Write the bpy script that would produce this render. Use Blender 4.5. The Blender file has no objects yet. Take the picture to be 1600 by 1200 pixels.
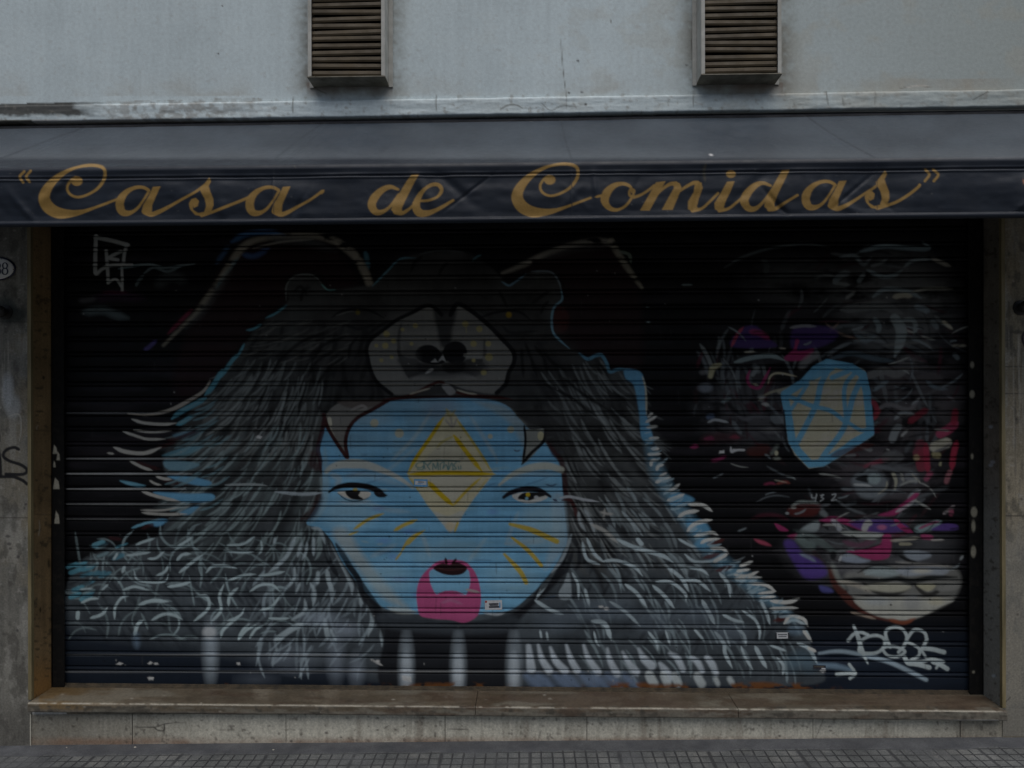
import bpy, bmesh, math, random
import numpy as np
from mathutils import Vector, Matrix, Euler

# ------------------------------------------------------------------ camera, sky, sun, exposure
scene = bpy.context.scene
CAM = Vector((0.0, -3.38, 1.68))
YAW, ROLL, FPX = math.radians(1.37), math.radians(0.12), 1130.0
cam_data = bpy.data.cameras.new('camera')
cam = bpy.data.objects.new('camera', cam_data)
scene.collection.objects.link(cam)
cam_data.sensor_width = 36.0
cam_data.lens = FPX / 1600.0 * 36.0
cam_data.clip_start, cam_data.clip_end = 0.05, 500.0
CAMROT = Matrix.Rotation(YAW, 3, 'Z') @ Matrix.Rotation(math.radians(90), 3, 'X') @ Matrix.Rotation(-ROLL, 3, 'Z')
cam.matrix_world = Matrix.Translation(CAM) @ CAMROT.to_4x4()
scene.camera = cam

SUN_EL, SUN_AZ = math.radians(70), math.radians(165)     # azimuth: direction the light comes from, measured from +Y clockwise
world = bpy.data.worlds.new('World')
scene.world = world
world.use_nodes = True
nt = world.node_tree
bg = nt.nodes['Background']
sky = nt.nodes.new('ShaderNodeTexSky')
sky.sky_type = 'NISHITA'
sky.sun_disc = False
sky.sun_elevation = SUN_EL
sky.sun_rotation = SUN_AZ
sky.air_density, sky.dust_density, sky.ozone_density = 1.0, 4.0, 1.0
nt.links.new(sky.outputs[0], bg.inputs[0])
bg.inputs[1].default_value = 0.05
sun_data = bpy.data.lights.new('sun', 'SUN')
sun_data.energy = 1.5
sun_data.angle = math.radians(70)
sun_data.color = (1.0, 0.98, 0.95)
sun = bpy.data.objects.new('sun', sun_data)
scene.collection.objects.link(sun)
sdir = Vector((math.sin(SUN_AZ) * math.cos(SUN_EL), math.cos(SUN_AZ) * math.cos(SUN_EL), math.sin(SUN_EL)))
sun.rotation_euler = sdir.to_track_quat('Z', 'Y').to_euler()
sun.location = sdir * 20
scene.view_settings.view_transform = 'Standard'
scene.view_settings.look = 'None'
scene.view_settings.gamma = 1.0
scene.view_settings.use_curve_mapping = False
scene.view_settings.exposure = 0.42
try:
    scene.cycles.max_bounces = 8
    scene.cycles.diffuse_bounces = 5
except Exception:
    pass

rng = np.random.default_rng(7)
rnd = random.Random(11)

# ------------------------------------------------------------------ helpers
def at(px, py, y=0.0):
    """photo pixel -> point on the vertical plane Y = y"""
    d = CAMROT @ Vector((px - 800.0, -(py - 600.0), -FPX))
    t = (y - CAM.y) / d.y
    return CAM + d * t

RI = np.array(CAMROT.inverted())
def to_px(P):
    q = (np.asarray(P) - np.array(CAM)) @ RI.T
    return 800.0 + FPX * q[:, 0] / -q[:, 2], 600.0 - FPX * q[:, 1] / -q[:, 2]

def vnoise(h, w, sy, sx, seed):
    """smooth value noise, cell size sy x sx pixels, range 0..1"""
    r = np.random.default_rng(seed)
    gh, gw = int(h / sy) + 3, int(w / sx) + 3
    g = r.random((gh, gw))
    yy = np.arange(h) / sy; xx = np.arange(w) / sx
    y0 = yy.astype(int); x0 = xx.astype(int)
    fy = yy - y0; fx = xx - x0
    fy = (fy * fy * (3 - 2 * fy))[:, None]; fx = (fx * fx * (3 - 2 * fx))[None, :]
    a = g[np.ix_(y0, x0)]; b = g[np.ix_(y0, x0 + 1)]; c = g[np.ix_(y0 + 1, x0)]; d = g[np.ix_(y0 + 1, x0 + 1)]
    return (a * (1 - fx) + b * fx) * (1 - fy) + (c * (1 - fx) + d * fx) * fy

def fbm(h, w, sy, sx, seed, octs=4):
    out = np.zeros((h, w)); amp = 1.0; tot = 0.0
    for k in range(octs):
        out += amp * vnoise(h, w, max(sy / 2 ** k, 1.01), max(sx / 2 ** k, 1.01), seed + 17 * k)
        tot += amp; amp *= 0.55
    return out / tot

def spline(pts, step=2.5, closed=False):
    p = [np.array(q, float) for q in pts]
    n = len(p)
    if n < 3 and not closed:
        a, b = p[0], p[-1]
        m = max(2, int(np.hypot(*(b - a)[:2]) / step) + 1)
        return np.array([a + (b - a) * t for t in np.linspace(0, 1, m)])
    out = []
    segs = n if closed else n - 1
    for i in range(segs):
        p1, p2 = p[i], p[(i + 1) % n]
        p0 = p[i - 1] if (closed or i > 0) else 2 * p1 - p2
        p3 = p[(i + 2) % n] if (closed or i + 2 < n) else 2 * p2 - p1
        m = max(2, int(np.hypot(*(p2 - p1)[:2]) / step) + 1)
        for t in np.linspace(0, 1, m, endpoint=False):
            out.append(0.5 * ((2 * p1) + (-p0 + p2) * t + (2 * p0 - 5 * p1 + 4 * p2 - p3) * t * t + (-p0 + 3 * p1 - 3 * p2 + p3) * t ** 3))
    if not closed:
        out.append(p[-1])
    return np.array(out)

class Canvas:
    """paint layer measured in photo pixels; later carried onto the surface it belongs to"""
    def __init__(s, x0, y0, x1, y1, col, res=1.0):
        s.x0, s.y0, s.res = x0, y0, res
        s.w, s.h = int((x1 - x0) * res), int((y1 - y0) * res)
        s.a = np.empty((s.h, s.w, 3)); s.a[:] = col
    def _box(s, x0, y0, x1, y1):
        return (max(0, int((x0 - s.x0) * s.res)), max(0, int((y0 - s.y0) * s.res)),
                min(s.w, int((x1 - s.x0) * s.res) + 2), min(s.h, int((y1 - s.y0) * s.res) + 2))
    def _grid(s, b):
        xs = (np.arange(b[0], b[2]) + 0.5) / s.res + s.x0
        ys = (np.arange(b[1], b[3]) + 0.5) / s.res + s.y0
        return xs[None, :], ys[:, None]
    def blend(s, b, al, col):
        v = s.a[b[1]:b[3], b[0]:b[2]]
        v += al[:, :, None] * (np.array(col) - v)
    def stroke(s, pts, w, col, al=1.0, soft=1.3, taper=True, raw=False, ragged=0.0):
        """w: width or list of widths along the stroke"""
        q = np.array(pts, float) if raw else spline(pts)
        n = len(q)
        if np.ndim(w) == 0:
            ww = np.full(n, float(w))
            if taper:
                t = np.linspace(0, 1, n)
                ww = ww * np.clip(np.minimum(t * 5 + .35, (1 - t) * 4 + .2), 0, 1)
        else:
            ww = np.interp(np.linspace(0, 1, n), np.linspace(0, 1, len(w)), w)
        m = ww.max() / 2 + soft + 2
        b = s._box(q[:, 0].min() - m, q[:, 1].min() - m, q[:, 0].max() + m, q[:, 1].max() + m)
        if b[2] <= b[0] or b[3] <= b[1]: return
        A = np.zeros((b[3] - b[1], b[2] - b[0]))
        for i in range(n - 1):
            x1, y1 = q[i]; x2, y2 = q[i + 1]; r1, r2 = ww[i] / 2, ww[i + 1] / 2
            mm = max(r1, r2) + soft + 1
            c = s._box(min(x1, x2) - mm, min(y1, y2) - mm, max(x1, x2) + mm, max(y1, y2) + mm)
            c = (max(c[0], b[0]), max(c[1], b[1]), min(c[2], b[2]), min(c[3], b[3]))
            if c[2] <= c[0] or c[3] <= c[1]: continue
            X, Y = s._grid(c)
            dx, dy = x2 - x1, y2 - y1
            L = dx * dx + dy * dy + 1e-9
            t = np.clip(((X - x1) * dx + (Y - y1) * dy) / L, 0, 1)
            d = np.hypot(X - x1 - t * dx, Y - y1 - t * dy)
            a = np.clip((r1 + (r2 - r1) * t - d) / soft + 0.5, 0, 1)
            v = A[c[1] - b[1]:c[3] - b[1], c[0] - b[0]:c[2] - b[0]]
            np.maximum(v, a, out=v)
        if ragged:
            A *= np.clip((s.rag[b[1]:b[3], b[0]:b[2]] - ragged) * 6 + .5, 0, 1)
        s.blend(b, A * al, col)
    def poly(s, pts, col, al=1.0, soft=1.3, smooth=True):
        q = spline(pts, 4, True) if smooth else np.array(pts, float)
        m = soft + 2
        b = s._box(q[:, 0].min() - m, q[:, 1].min() - m, q[:, 0].max() + m, q[:, 1].max() + m)
        if b[2] <= b[0] or b[3] <= b[1]: return
        X, Y = s._grid(b)
        ins = np.zeros((b[3] - b[1], b[2] - b[0]), bool)
        D = np.full(ins.shape, 1e9)
        for i in range(len(q)):
            x1, y1 = q[i]; x2, y2 = q[(i + 1) % len(q)]
            if y1 != y2:
                cr = ((y1 > Y) != (y2 > Y)) & (X < (x2 - x1) * (Y - y1) / (y2 - y1) + x1)
                ins ^= cr
            dx, dy = x2 - x1, y2 - y1
            t = np.clip(((X - x1) * dx + (Y - y1) * dy) / (dx * dx + dy * dy + 1e-9), 0, 1)
            np.minimum(D, (X - x1 - t * dx) ** 2 + (Y - y1 - t * dy) ** 2, out=D)
        D = np.sqrt(D); D = np.where(ins, D, -D)
        s.blend(b, np.clip(D / soft + 0.5, 0, 1) * al, col)
    def dot(s, x, y, rx, ry, col, al=1.0, soft=1.3):
        b = s._box(x - rx - soft - 2, y - ry - soft - 2, x + rx + soft + 2, y + ry + soft + 2)
        if b[2] <= b[0] or b[3] <= b[1]: return
        X, Y = s._grid(b)
        d = (1 - np.sqrt(((X - x) / rx) ** 2 + ((Y - y) / ry) ** 2)) * min(rx, ry)
        s.blend(b, np.clip(d / soft + 0.5, 0, 1) * al, col)
    def sample(s, px, py):
        x = np.clip((px - s.x0) * s.res - 0.5, 0, s.w - 1.001); y = np.clip((py - s.y0) * s.res - 0.5, 0, s.h - 1.001)
        x0 = x.astype(int); y0 = y.astype(int); fx = (x - x0)[:, None]; fy = (y - y0)[:, None]
        a = s.a
        return (a[y0, x0] * (1 - fx) + a[y0, x0 + 1] * fx) * (1 - fy) + (a[y0 + 1, x0] * (1 - fx) + a[y0 + 1, x0 + 1] * fx) * fy

# ---- scene objects
def link(o, parent=None):
    scene.collection.objects.link(o)
    if parent is not None:
        o.parent = parent
        o.matrix_parent_inverse = parent.matrix_world.inverted() if parent.type != 'EMPTY' else Matrix.Translation(-parent.location)
    return o
def tag(o, label, cat, group=None):
    o['label'] = label; o['category'] = cat
    if group: o['group'] = group
    return o
def thing(name, loc, label, cat, group=None):
    e = bpy.data.objects.new(name, None)
    e.location = loc; e.empty_display_size = 0.1
    scene.collection.objects.link(e)
    return tag(e, label, cat, group)
def grid_mesh(name, V, nr, nc, mat, parent=None, cols=None, smooth=True):
    """V: (nr*nc,3) row-major"""
    me = bpy.data.meshes.new(name)
    me.vertices.add(nr * nc); me.vertices.foreach_set('co', V.astype(np.float32).ravel())
    i = np.arange(nr - 1)[:, None] * nc + np.arange(nc - 1)[None, :]
    F = np.stack([i, i + nc, i + nc + 1, i + 1], -1).reshape(-1, 4)
    n = len(F)
    me.loops.add(n * 4); me.loops.foreach_set('vertex_index', F.ravel().astype(np.int32))
    me.polygons.add(n); me.polygons.foreach_set('loop_start', (np.arange(n) * 4).astype(np.int32))
    me.polygons.foreach_set('loop_total', np.full(n, 4, np.int32))
    me.polygons.foreach_set('use_smooth', np.full(n, smooth, bool))
    me.update(calc_edges=True)
    if cols is not None:
        at_ = me.color_attributes.new('paint', 'FLOAT_COLOR', 'POINT')
        at_.data.foreach_set('color', np.concatenate([np.clip(cols, 0, 1), np.ones((len(cols), 1))], 1).astype(np.float32).ravel())
    me.materials.append(mat)
    return link(bpy.data.objects.new(name, me), parent)
def bm_obj(name, bm, mat, parent=None, smooth=False, bevel=0.0, seg=2):
    if bevel:
        bmesh.ops.bevel(bm, geom=[e for e in bm.edges if e.is_manifold and e.calc_face_angle(0) > 0.6], offset=bevel, segments=seg, affect='EDGES', profile=0.6)
    bmesh.ops.recalc_face_normals(bm, faces=bm.faces)
    me = bpy.data.meshes.new(name); bm.to_mesh(me); bm.free()
    for p in me.polygons: p.use_smooth = smooth
    me.materials.append(mat)
    return link(bpy.data.objects.new(name, me), parent)
def add_box(bm, lo, hi):
    x0, y0, z0 = lo; x1, y1, z1 = hi
    v = [bm.verts.new(c) for c in ((x0, y0, z0), (x1, y0, z0), (x1, y1, z0), (x0, y1, z0), (x0, y0, z1), (x1, y0, z1), (x1, y1, z1), (x0, y1, z1))]
    for f in ((0, 3, 2, 1), (4, 5, 6, 7), (0, 1, 5, 4), (1, 2, 6, 5), (2, 3, 7, 6), (3, 0, 4, 7)): bm.faces.new([v[i] for i in f])
def add_prism(bm, prof, x0, x1):
    """closed (y,z) profile swept along X"""
    a = [bm.verts.new((x0, y, z)) for y, z in prof]; b = [bm.verts.new((x1, y, z)) for y, z in prof]
    n = len(prof)
    for i in range(n): bm.faces.new((a[i], a[(i + 1) % n], b[(i + 1) % n], b[i]))
    bm.faces.new(a[::-1]); bm.faces.new(b)
def add_lathe(bm, c, axis_y, prof, n=24):
    """rings of (radius, y) around the Y axis through c"""
    rings = []
    for r, y in prof:
        rings.append([bm.verts.new((c[0] + r * math.cos(2 * math.pi * k / n), c[1] + y, c[2] + r * math.sin(2 * math.pi * k / n))) for k in range(n)])
    for a, b in zip(rings, rings[1:]):
        for k in range(n): bm.faces.new((a[k], a[(k + 1) % n], b[(k + 1) % n], b[k]))
    bm.faces.new(rings[0]); bm.faces.new(rings[-1][::-1])

# ---- procedural materials
def mat_new(name):
    m = bpy.data.materials.new(name); m.use_nodes = True
    return m, m.node_tree, m.node_tree.nodes['Principled BSDF']
def tex_noise(t, scale, detail=5, rough=0.6, stretch=None, seed=0.0):
    co = t.nodes.new('ShaderNodeTexCoord'); mp = t.nodes.new('ShaderNodeMapping'); n = t.nodes.new('ShaderNodeTexNoise')
    t.links.new(co.outputs['Object'], mp.inputs[0]); t.links.new(mp.outputs[0], n.inputs['Vector'])
    mp.inputs['Location'].default_value = (seed, seed * 1.7, seed * .6)
    if stretch: mp.inputs['Scale'].default_value = stretch
    n.inputs['Scale'].default_value = scale; n.inputs['Detail'].default_value = detail; n.inputs['Roughness'].default_value = rough
    return n.outputs['Fac']
def ramp(t, fac, stops):
    r = t.nodes.new('ShaderNodeValToRGB'); t.links.new(fac, r.inputs[0])
    e = r.color_ramp.elements
    while len(e) < len(stops): e.new(0.5)
    for k, (p, c) in enumerate(stops):
        e[k].position = p; e[k].color = (c[0], c[1], c[2], 1) if np.ndim(c) else (c, c, c, 1)
    return r.outputs[0]
def mix(t, a, b, fac=1.0, mode='MULTIPLY'):
    m = t.nodes.new('ShaderNodeMix'); m.data_type = 'RGBA'; m.blend_type = mode
    for v, s in ((fac, m.inputs[0]), (a, m.inputs[6]), (b, m.inputs[7])):
        if hasattr(v, 'links') or hasattr(v, 'is_linked'): t.links.new(v, s)
        elif np.ndim(v): s.default_value = (*v, 1)
        else: s.default_value = v
    return m.outputs[2]
def bump(t, b, h, strength, dist=0.002):
    n = t.nodes.new('ShaderNodeBump'); n.inputs['Strength'].default_value = strength; n.inputs['Distance'].default_value = dist
    t.links.new(h, n.inputs['Height']); t.links.new(n.outputs[0], b.inputs['Normal'])
def paint_mat(name, rough=0.6, spec=0.3, grain=(120, .82, 1.12), bscale=90, bstr=0.25, rvar=0.15, stretch=None):
    """colour from the painted 'paint' attribute, broken up by fine procedural grain"""
    m, t, b = mat_new(name)
    a = t.nodes.new('ShaderNodeAttribute'); a.attribute_name = 'paint'
    g = ramp(t, tex_noise(t, grain[0], 4, .65, stretch), [(.3, grain[1]), (.7, grain[2])])
    t.links.new(mix(t, a.outputs['Color'], g), b.inputs['Base Color'])
    rr = ramp(t, tex_noise(t, 14, 4, .6, None, 3.1), [(.3, rough - rvar), (.7, rough + rvar)])
    t.links.new(rr, b.inputs['Roughness'])
    b.inputs['Specular IOR Level'].default_value = spec
    bump(t, b, tex_noise(t, bscale, 5, .65, stretch, 1.3), bstr)
    return m
def plain_mat(name, c1, c2, scale=12, rough=0.6, spec=0.3, bscale=80, bstr=0.2, stretch=None, metallic=0.0):
    m, t, b = mat_new(name)
    t.links.new(ramp(t, tex_noise(t, scale, 6, .62, stretch), [(.32, c1), (.68, c2)]), b.inputs['Base Color'])
    rr = ramp(t, tex_noise(t, 20, 4, .6, None, 5), [(.3, rough - .1), (.7, min(1, rough + .12))])
    t.links.new(rr, b.inputs['Roughness'])
    b.inputs['Specular IOR Level'].default_value = spec; b.inputs['Metallic'].default_value = metallic
    bump(t, b, tex_noise(t, bscale, 5, .65, stretch, 2.2), bstr)
    return m
# ------------------------------------------------------------------ the mural sprayed on the shutter (photo pixels)
W = (.58, .62, .61); CR = (.48, .45, .35); LB = (.27, .35, .36); PB = (.34, .42, .46); BL = (.12, .31, .47); BLG = (.15, .35, .45)
BK = (.006, .006, .007); MR = (.035, .011, .012); GD = (.045, .046, .047); YE = (.42, .30, .012); MG = (.27, .03, .105); VI = (.05, .026, .115)
cv = Canvas(60, 325, 1555, 1095, (.0055, .0055, .0065))
cv.rag = fbm(cv.h, cv.w, 14, 30, 91)
S, PO, DT = cv.stroke, cv.poly, cv.dot
# cold dark undercoat, uneven, bluer low down where the old coat shows
n1 = fbm(cv.h, cv.w, 60, 240, 3); n2 = fbm(cv.h, cv.w, 20, 120, 4)
cv.a *= (0.55 + 0.9 * n1)[:, :, None]
yy = (np.arange(cv.h) + cv.y0)[:, None]
blue = np.clip((yy - 960) / 60, 0, 1) * (0.5 + n2)
cv.a += blue[:, :, None] * np.array((.006, .012, .022))
sm = np.clip(n2 * 2.4 - 1.35, 0, 1)[:, :, None] * np.array((.016, .013, .016)); cv.a += sm
# --- tag, upper left
for p, w in (([(150, 369), (149, 398), (149, 426)], 6), ([(149, 371), (175, 376), (200, 383)], 6), ([(198, 382), (194, 398), (193, 412)], 5),
             ([(166, 392), (168, 418), (169, 442)], 5), ([(189, 393), (180, 397), (171, 403), (184, 406)], 5),
             ([(148, 414), (150, 428), (160, 420), (178, 414), (206, 414)], 5), ([(190, 412), (191, 435), (191, 455)], 4), ([(170, 441), (181, 436), (190, 448)], 4)):
    S(p, w, (.42, .44, .42), .9, taper=False)
S([(160, 457), (180, 457), (202, 457)], 3, MG, .7)
S([(150, 465), (185, 462), (225, 466)], 14, (.05, .025, .05), .6, 10)
S([(185, 420), (230, 413), (260, 418), (305, 412)], 4, LB, .6); S([(225, 427), (240, 418), (262, 424), (285, 415)], 4, LB, .45)
S([(212, 447), (218, 437), (225, 430)], 5, LB, .35); S([(245, 445), (268, 432), (290, 440)], 16, (.1, .12, .12), .4, 9)
S([(130, 488), (160, 485), (178, 491), (200, 497)], 12, (.17, .22, .23), .5, 7); S([(125, 470), (150, 466)], 8, (.15, .15, .16), .4, 6)
# --- tall ears of the hood
PO([(300, 500), (335, 440), (362, 395), (400, 378), (480, 374), (520, 385), (560, 440), (515, 452), (500, 432), (470, 428), (446, 440), (448, 472), (400, 510), (370, 560), (300, 620), (270, 600)], (.022, .011, .012), .8, 14)
PO([(800, 430), (880, 392), (950, 386), (985, 430), (1000, 470), (1000, 575), (950, 570), (885, 540), (866, 515), (866, 480), (878, 460), (872, 430), (835, 425)], (.022, .011, .012), .8, 14)
PO([(872, 478), (888, 490), (885, 515), (866, 520), (862, 500)], (.06, .018, .016), .8, 6)
S([(362, 378), (385, 366), (420, 363), (445, 368)], 8, (.06, .15, .3), .8, 5)
S([(357, 385), (348, 398), (338, 412)], 7, (.06, .13, .24), .6, 5)
S([(380, 398), (398, 400), (420, 388)], 8, (.06, .12, .26), .7, 5)
S([(372, 402), (362, 415), (350, 430), (338, 450)], 5, (.07, .2, .25), .7, 4)
S([(570, 395), (572, 398), (576, 420)], 7, (.08, .2, .25), .7, 4)
S([(578, 445), (570, 425), (555, 400), (535, 384), (520, 375), (490, 369), (440, 370), (400, 375), (378, 388), (360, 412), (340, 442), (322, 468), (306, 490), (285, 510), (255, 540)],
  [11, 13, 12, 11, 8, 9, 7, 9, 12, 9, 8, 9, 6, 4, 3], (.36, .33, .26), .66, 5, True, False, .32)
S([(360, 420), (340, 450), (318, 482), (290, 512)], 12, (.10, .11, .11), .45, 9); S([(420, 372), (480, 378), (525, 392)], 12, (.09, .10, .10), .45, 9); S([(395, 388), (440, 378), (490, 374)], 3, (.40, .38, .32), .5, 2)
S([(300, 484), (282, 502), (262, 522)], 6, (.2, .03, .06), .7, 3); S([(244, 532), (232, 543), (225, 546)], 6, (.1, .08, .25), .7, 3)
S([(785, 427), (815, 415), (850, 398), (890, 384), (930, 377), (955, 380)], [4, 9, 8, 8, 10, 11], (.32, .30, .25), .66, 5, True, False, .32)
S([(955, 378), (965, 395), (978, 415), (990, 432), (1003, 450)], [11, 9, 9, 7, 4], (.33, .31, .24), .66, 4.5, True, False, .32)
S([(850, 402), (900, 388), (945, 386)], 10, (.09, .09, .085), .45, 9)
S([(968, 393), (983, 398), (986, 412)], 5, (.2, .25, .2), .6); S([(1010, 480), (1014, 480)], 3, LB, .6); S([(1010, 503), (1016, 503)], 3, LB, .6); S([(1065, 445), (1082, 445)], 2.5, LB, .5)
# --- bear body and head
body = [(450, 470), (447, 446), (462, 431), (490, 430), (505, 444), (518, 454), (560, 448), (585, 444), (610, 420), (632, 403), (670, 395), (720, 393), (748, 406), (775, 425), (792, 443), (806, 440),
        (832, 425), (864, 427), (876, 446), (877, 468), (866, 480), (861, 500), (865, 520), (885, 540), (905, 552), (918, 560), (930, 555), (941, 558), (950, 578), (962, 577), (985, 576), (1003, 585), (1009, 625), (1016, 660),
        (1030, 715), (1055, 765), (1085, 810), (1115, 850), (1150, 885), (1190, 912), (1225, 945), (1258, 980), (1272, 1030), (1278, 1068), (1100, 1072), (820, 1072), (560, 1066), (430, 1062), (330, 1040), (290, 1020), (200, 1020),
        (104, 1020), (98, 960), (104, 915), (118, 888), (140, 868), (205, 852), (245, 838), (262, 812), (286, 790), (270, 765), (258, 740), (255, 715), (270, 690), (285, 665), (300, 640), (326, 622), (352, 585), (378, 548), (400, 512), (430, 490)]
PO(body, (.047, .049, .048), 1, 4)
PO([(505, 470), (585, 450), (630, 408), (720, 398), (790, 447), (860, 435), (860, 500), (900, 560), (820, 600), (560, 620), (450, 560)], (.034, .033, .032), .8, 26)
bmask = np.zeros((cv.h, cv.w, 3)); _a = cv.a; cv.a = bmask; PO(body, (1, 1, 1), 1, 3); cv.a = _a; bmask = bmask[:, :, 0].copy()
mot = fbm(cv.h, cv.w, 50, 40, 21) * .7 + fbm(cv.h, cv.w, 14, 12, 22) * .3
cv.a *= 1 + bmask[:, :, None] * ((mot - .5) * 1.5)[:, :, None]
low = np.clip((yy - 700) / 250, 0, 1)[:, :, None] * bmask[:, :, None]
cv.a += low * np.array((.012, .022, .032)) * (0.4 + 1.2 * mot)[:, :, None]
# bottom-left of the pelt fades to the dark coat
PO([(60, 930), (100, 955), (118, 985), (200, 1000), (330, 1018), (470, 1035), (560, 1050), (560, 1090), (60, 1090)], (.010, .015, .024), .94, 26)
def hook(x, y, a, L, bend, w, col, al, soft=1.4):
    pts = []
    for k in range(4):
        pts.append((x, y)); x += math.cos(a) * L / 3; y += math.sin(a) * L / 3; a += bend / 3
    S(pts, w, col, al, soft)
def inb(x, y):
    i, j = int(y - cv.y0), int(x - cv.x0)
    return 0 <= i < cv.h and 0 <= j < cv.w and bmask[i, j] > .5
def fur(n, x0, y0, x1, y1, ang, da, L, bend, w, col, al, soft=1.4):
    for _ in range(n):
        x, y = rnd.uniform(x0, x1), rnd.uniform(y0, y1)
        if not inb(x, y): continue
        k_ = rnd.uniform(.5, 1.15); c = [v * k_ for v in col]
        a = ang(x, y) if callable(ang) else ang
        hook(x, y, a + rnd.uniform(-da, da), rnd.uniform(*L), rnd.uniform(*bend), rnd.uniform(*w), c, al * rnd.uniform(.55, 1), soft)
LA = lambda x, y: math.pi * (.80 - .26 * max(0, min(1, (x - 290) / 210)))
RA = lambda x, y: math.pi * (.27 + .10 * max(0, min(1, (1000 - x) / 130)) + .02 * math.sin(x * .05))
# dark shadows between locks
fur(80, 380, 500, 590, 640, LA, .25, (40, 80), (-.4, .3), (4, 8), (.012, .012, .012), .75, 4)
fur(60, 300, 640, 500, 850, LA, .25, (30, 70), (-.4, .3), (6, 14), (.02, .023, .024), .7, 8)
fur(90, 830, 510, 1010, 860, RA, .2, (40, 90), (-.4, .4), (5, 12), (.014, .014, .015), .75, 6)
fur(90, 110, 860, 480, 990, math.pi * .3, .15, (18, 40), (-.1, .1), (3, 6), (.02, .024, .03), .6, 3)
fur(110, 900, 850, 1260, 1000, math.pi * .68, .15, (14, 32), (-.1, .1), (3, 6), (.02, .022, .026), .6, 3)
# light strokes
fur(60, 340, 500, 520, 700, LA, .2, (24, 60), (.1, .6), (5, 11), (.085, .09, .085), .6, 6)
fur(60, 290, 660, 505, 850, LA, .2, (24, 60), (.1, .6), (6, 12), (.10, .125, .125), .6, 7)
fur(70, 840, 560, 1040, 870, RA, .16, (24, 60), (-.1, -.5), (6, 12), (.085, .09, .088), .6, 7)
fur(150, 335, 560, 505, 700, LA, .18, (24, 54), (.1, .7), (2, 4), (.22, .24, .23), .72, 2)
fur(170, 290, 660, 505, 850, LA, .2, (22, 54), (.1, .8), (2, 4.2), (.26, .33, .33), .72, 2)
fur(45, 400, 500, 560, 560, math.pi * .85, .2, (18, 40), (.1, .5), (2, 3.5), (.13, .13, .12), .65, 2)
fur(180, 835, 560, 1015, 860, RA, .15, (26, 64), (-.1, -.6), (2, 4.2), (.22, .24, .235), .7, 2)
fur(50, 930, 760, 1090, 880, RA, .18, (25, 50), (.1, .6), (3, 5.5), (.27, .32, .33), .8, 2)
fur(110, 120, 850, 480, 1000, math.pi * 1.4, 1.2, (26, 60), (-2.1, 2.1), (2, 3.8), (.27, .35, .36), .75, 1.8)
fur(95, 400, 870, 590, 1030, math.pi * .6, .5, (26, 50), (-.8, .8), (2.5, 5), (.30, .37, .40), .7, 2.2)
fur(110, 880, 860, 1260, 1040, math.pi * .30, .25, (26, 60), (.2, .9), (2, 4.4), (.28, .35, .37), .7, 2.2)
# head fur in black
for p in ([(505, 520), (470, 535), (440, 560), (425, 585)], [(540, 525), (505, 540), (490, 560), (480, 570)], [(520, 550), (495, 565), (480, 590)], [(560, 525), (548, 540), (545, 560)], [(536, 560), (515, 575), (495, 600)],
          [(660, 400), (648, 410), (642, 425)], [(700, 410), (690, 420), (686, 432)], [(780, 455), (788, 470), (792, 480)], [(830, 475), (850, 460), (860, 455)], [(845, 490), (850, 478), (858, 470)],
          [(820, 535), (828, 555), (840, 590)], [(835, 540), (850, 560), (855, 585)], [(850, 550), (862, 565), (885, 580)], [(815, 545), (816, 565), (818, 590)], [(460, 455), (470, 448), (480, 462)],
          [(470, 470), (474, 455), (484, 448)], [(850, 600), (890, 620), (930, 650)], [(880, 590), (910, 615), (950, 640)]):
    S(p, 5, (.008, .008, .008), .85, 2.5)
S([(447, 470), (448, 446), (462, 431), (488, 430), (502, 442)], 2.5, (.16, .18, .17), .8); S([(502, 444), (512, 453), (525, 453)], 2.5, (.12, .28, .27), .8)
S([(582, 447), (605, 424), (625, 405), (650, 403)], 3, (.12, .27, .33), .75); S([(738, 408), (744, 402), (752, 398)], 3, (.1, .24, .28), .6); S([(655, 397), (690, 391), (725, 394)], 3, (.1, .11, .11), .6)
S([(784, 440), (795, 446), (806, 440), (822, 428)], 3, (.14, .25, .33), .8); S([(830, 424), (860, 425), (873, 440), (877, 455)], 2.5, (.2, .25, .28), .7)
S([(877, 452), (878, 468), (866, 480), (862, 497), (864, 518), (873, 530), (890, 545)], 3.5, (.16, .3, .38), .9)
# cool rim lights
for p, w in (([(448, 477), (430, 490), (415, 497)], 3), ([(408, 507), (396, 514), (385, 516)], 3.5), ([(382, 537), (374, 552), (366, 563)], 3.5), ([(369, 555), (358, 570), (350, 582), (338, 594)], 6), ([(348, 578), (332, 604), (320, 618)], 8),
             ([(322, 622), (300, 634), (280, 645), (268, 655)], 8), ([(300, 650), (285, 660), (276, 664)], 7)):
    S(p, w, (.1, .29, .36), .85, 2)
S([(328, 596), (318, 611), (295, 626), (265, 641), (230, 648), (200, 646)], [3, 5, 6, 5, 4, 2], (.36, .33, .28), .9)
PO([(253, 712), (285, 700), (318, 696), (300, 708), (270, 714)], (.1, .24, .3), .8, 3)
PO([(257, 718), (288, 720), (312, 726), (290, 735), (261, 733)], (.15, .28, .34), .9, 3)
PO([(262, 744), (299, 745), (330, 753), (322, 760), (292, 755)], BL, .95, 3)
PO([(240, 769), (290, 771), (332, 772), (330, 783), (288, 784), (262, 778)], BL, .95, 3)
PO([(187, 751), (205, 753), (228, 759), (215, 761), (198, 757)], BLG, .9, 2)
PO([(280, 802), (300, 792), (312, 790), (296, 804)], BL, .8, 3); PO([(232, 818), (248, 811), (262, 813), (250, 822), (240, 822)], BL, .85, 3)
PO([(270, 680), (300, 672), (310, 674), (285, 685)], (.1, .22, .3), .7, 4)
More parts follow.
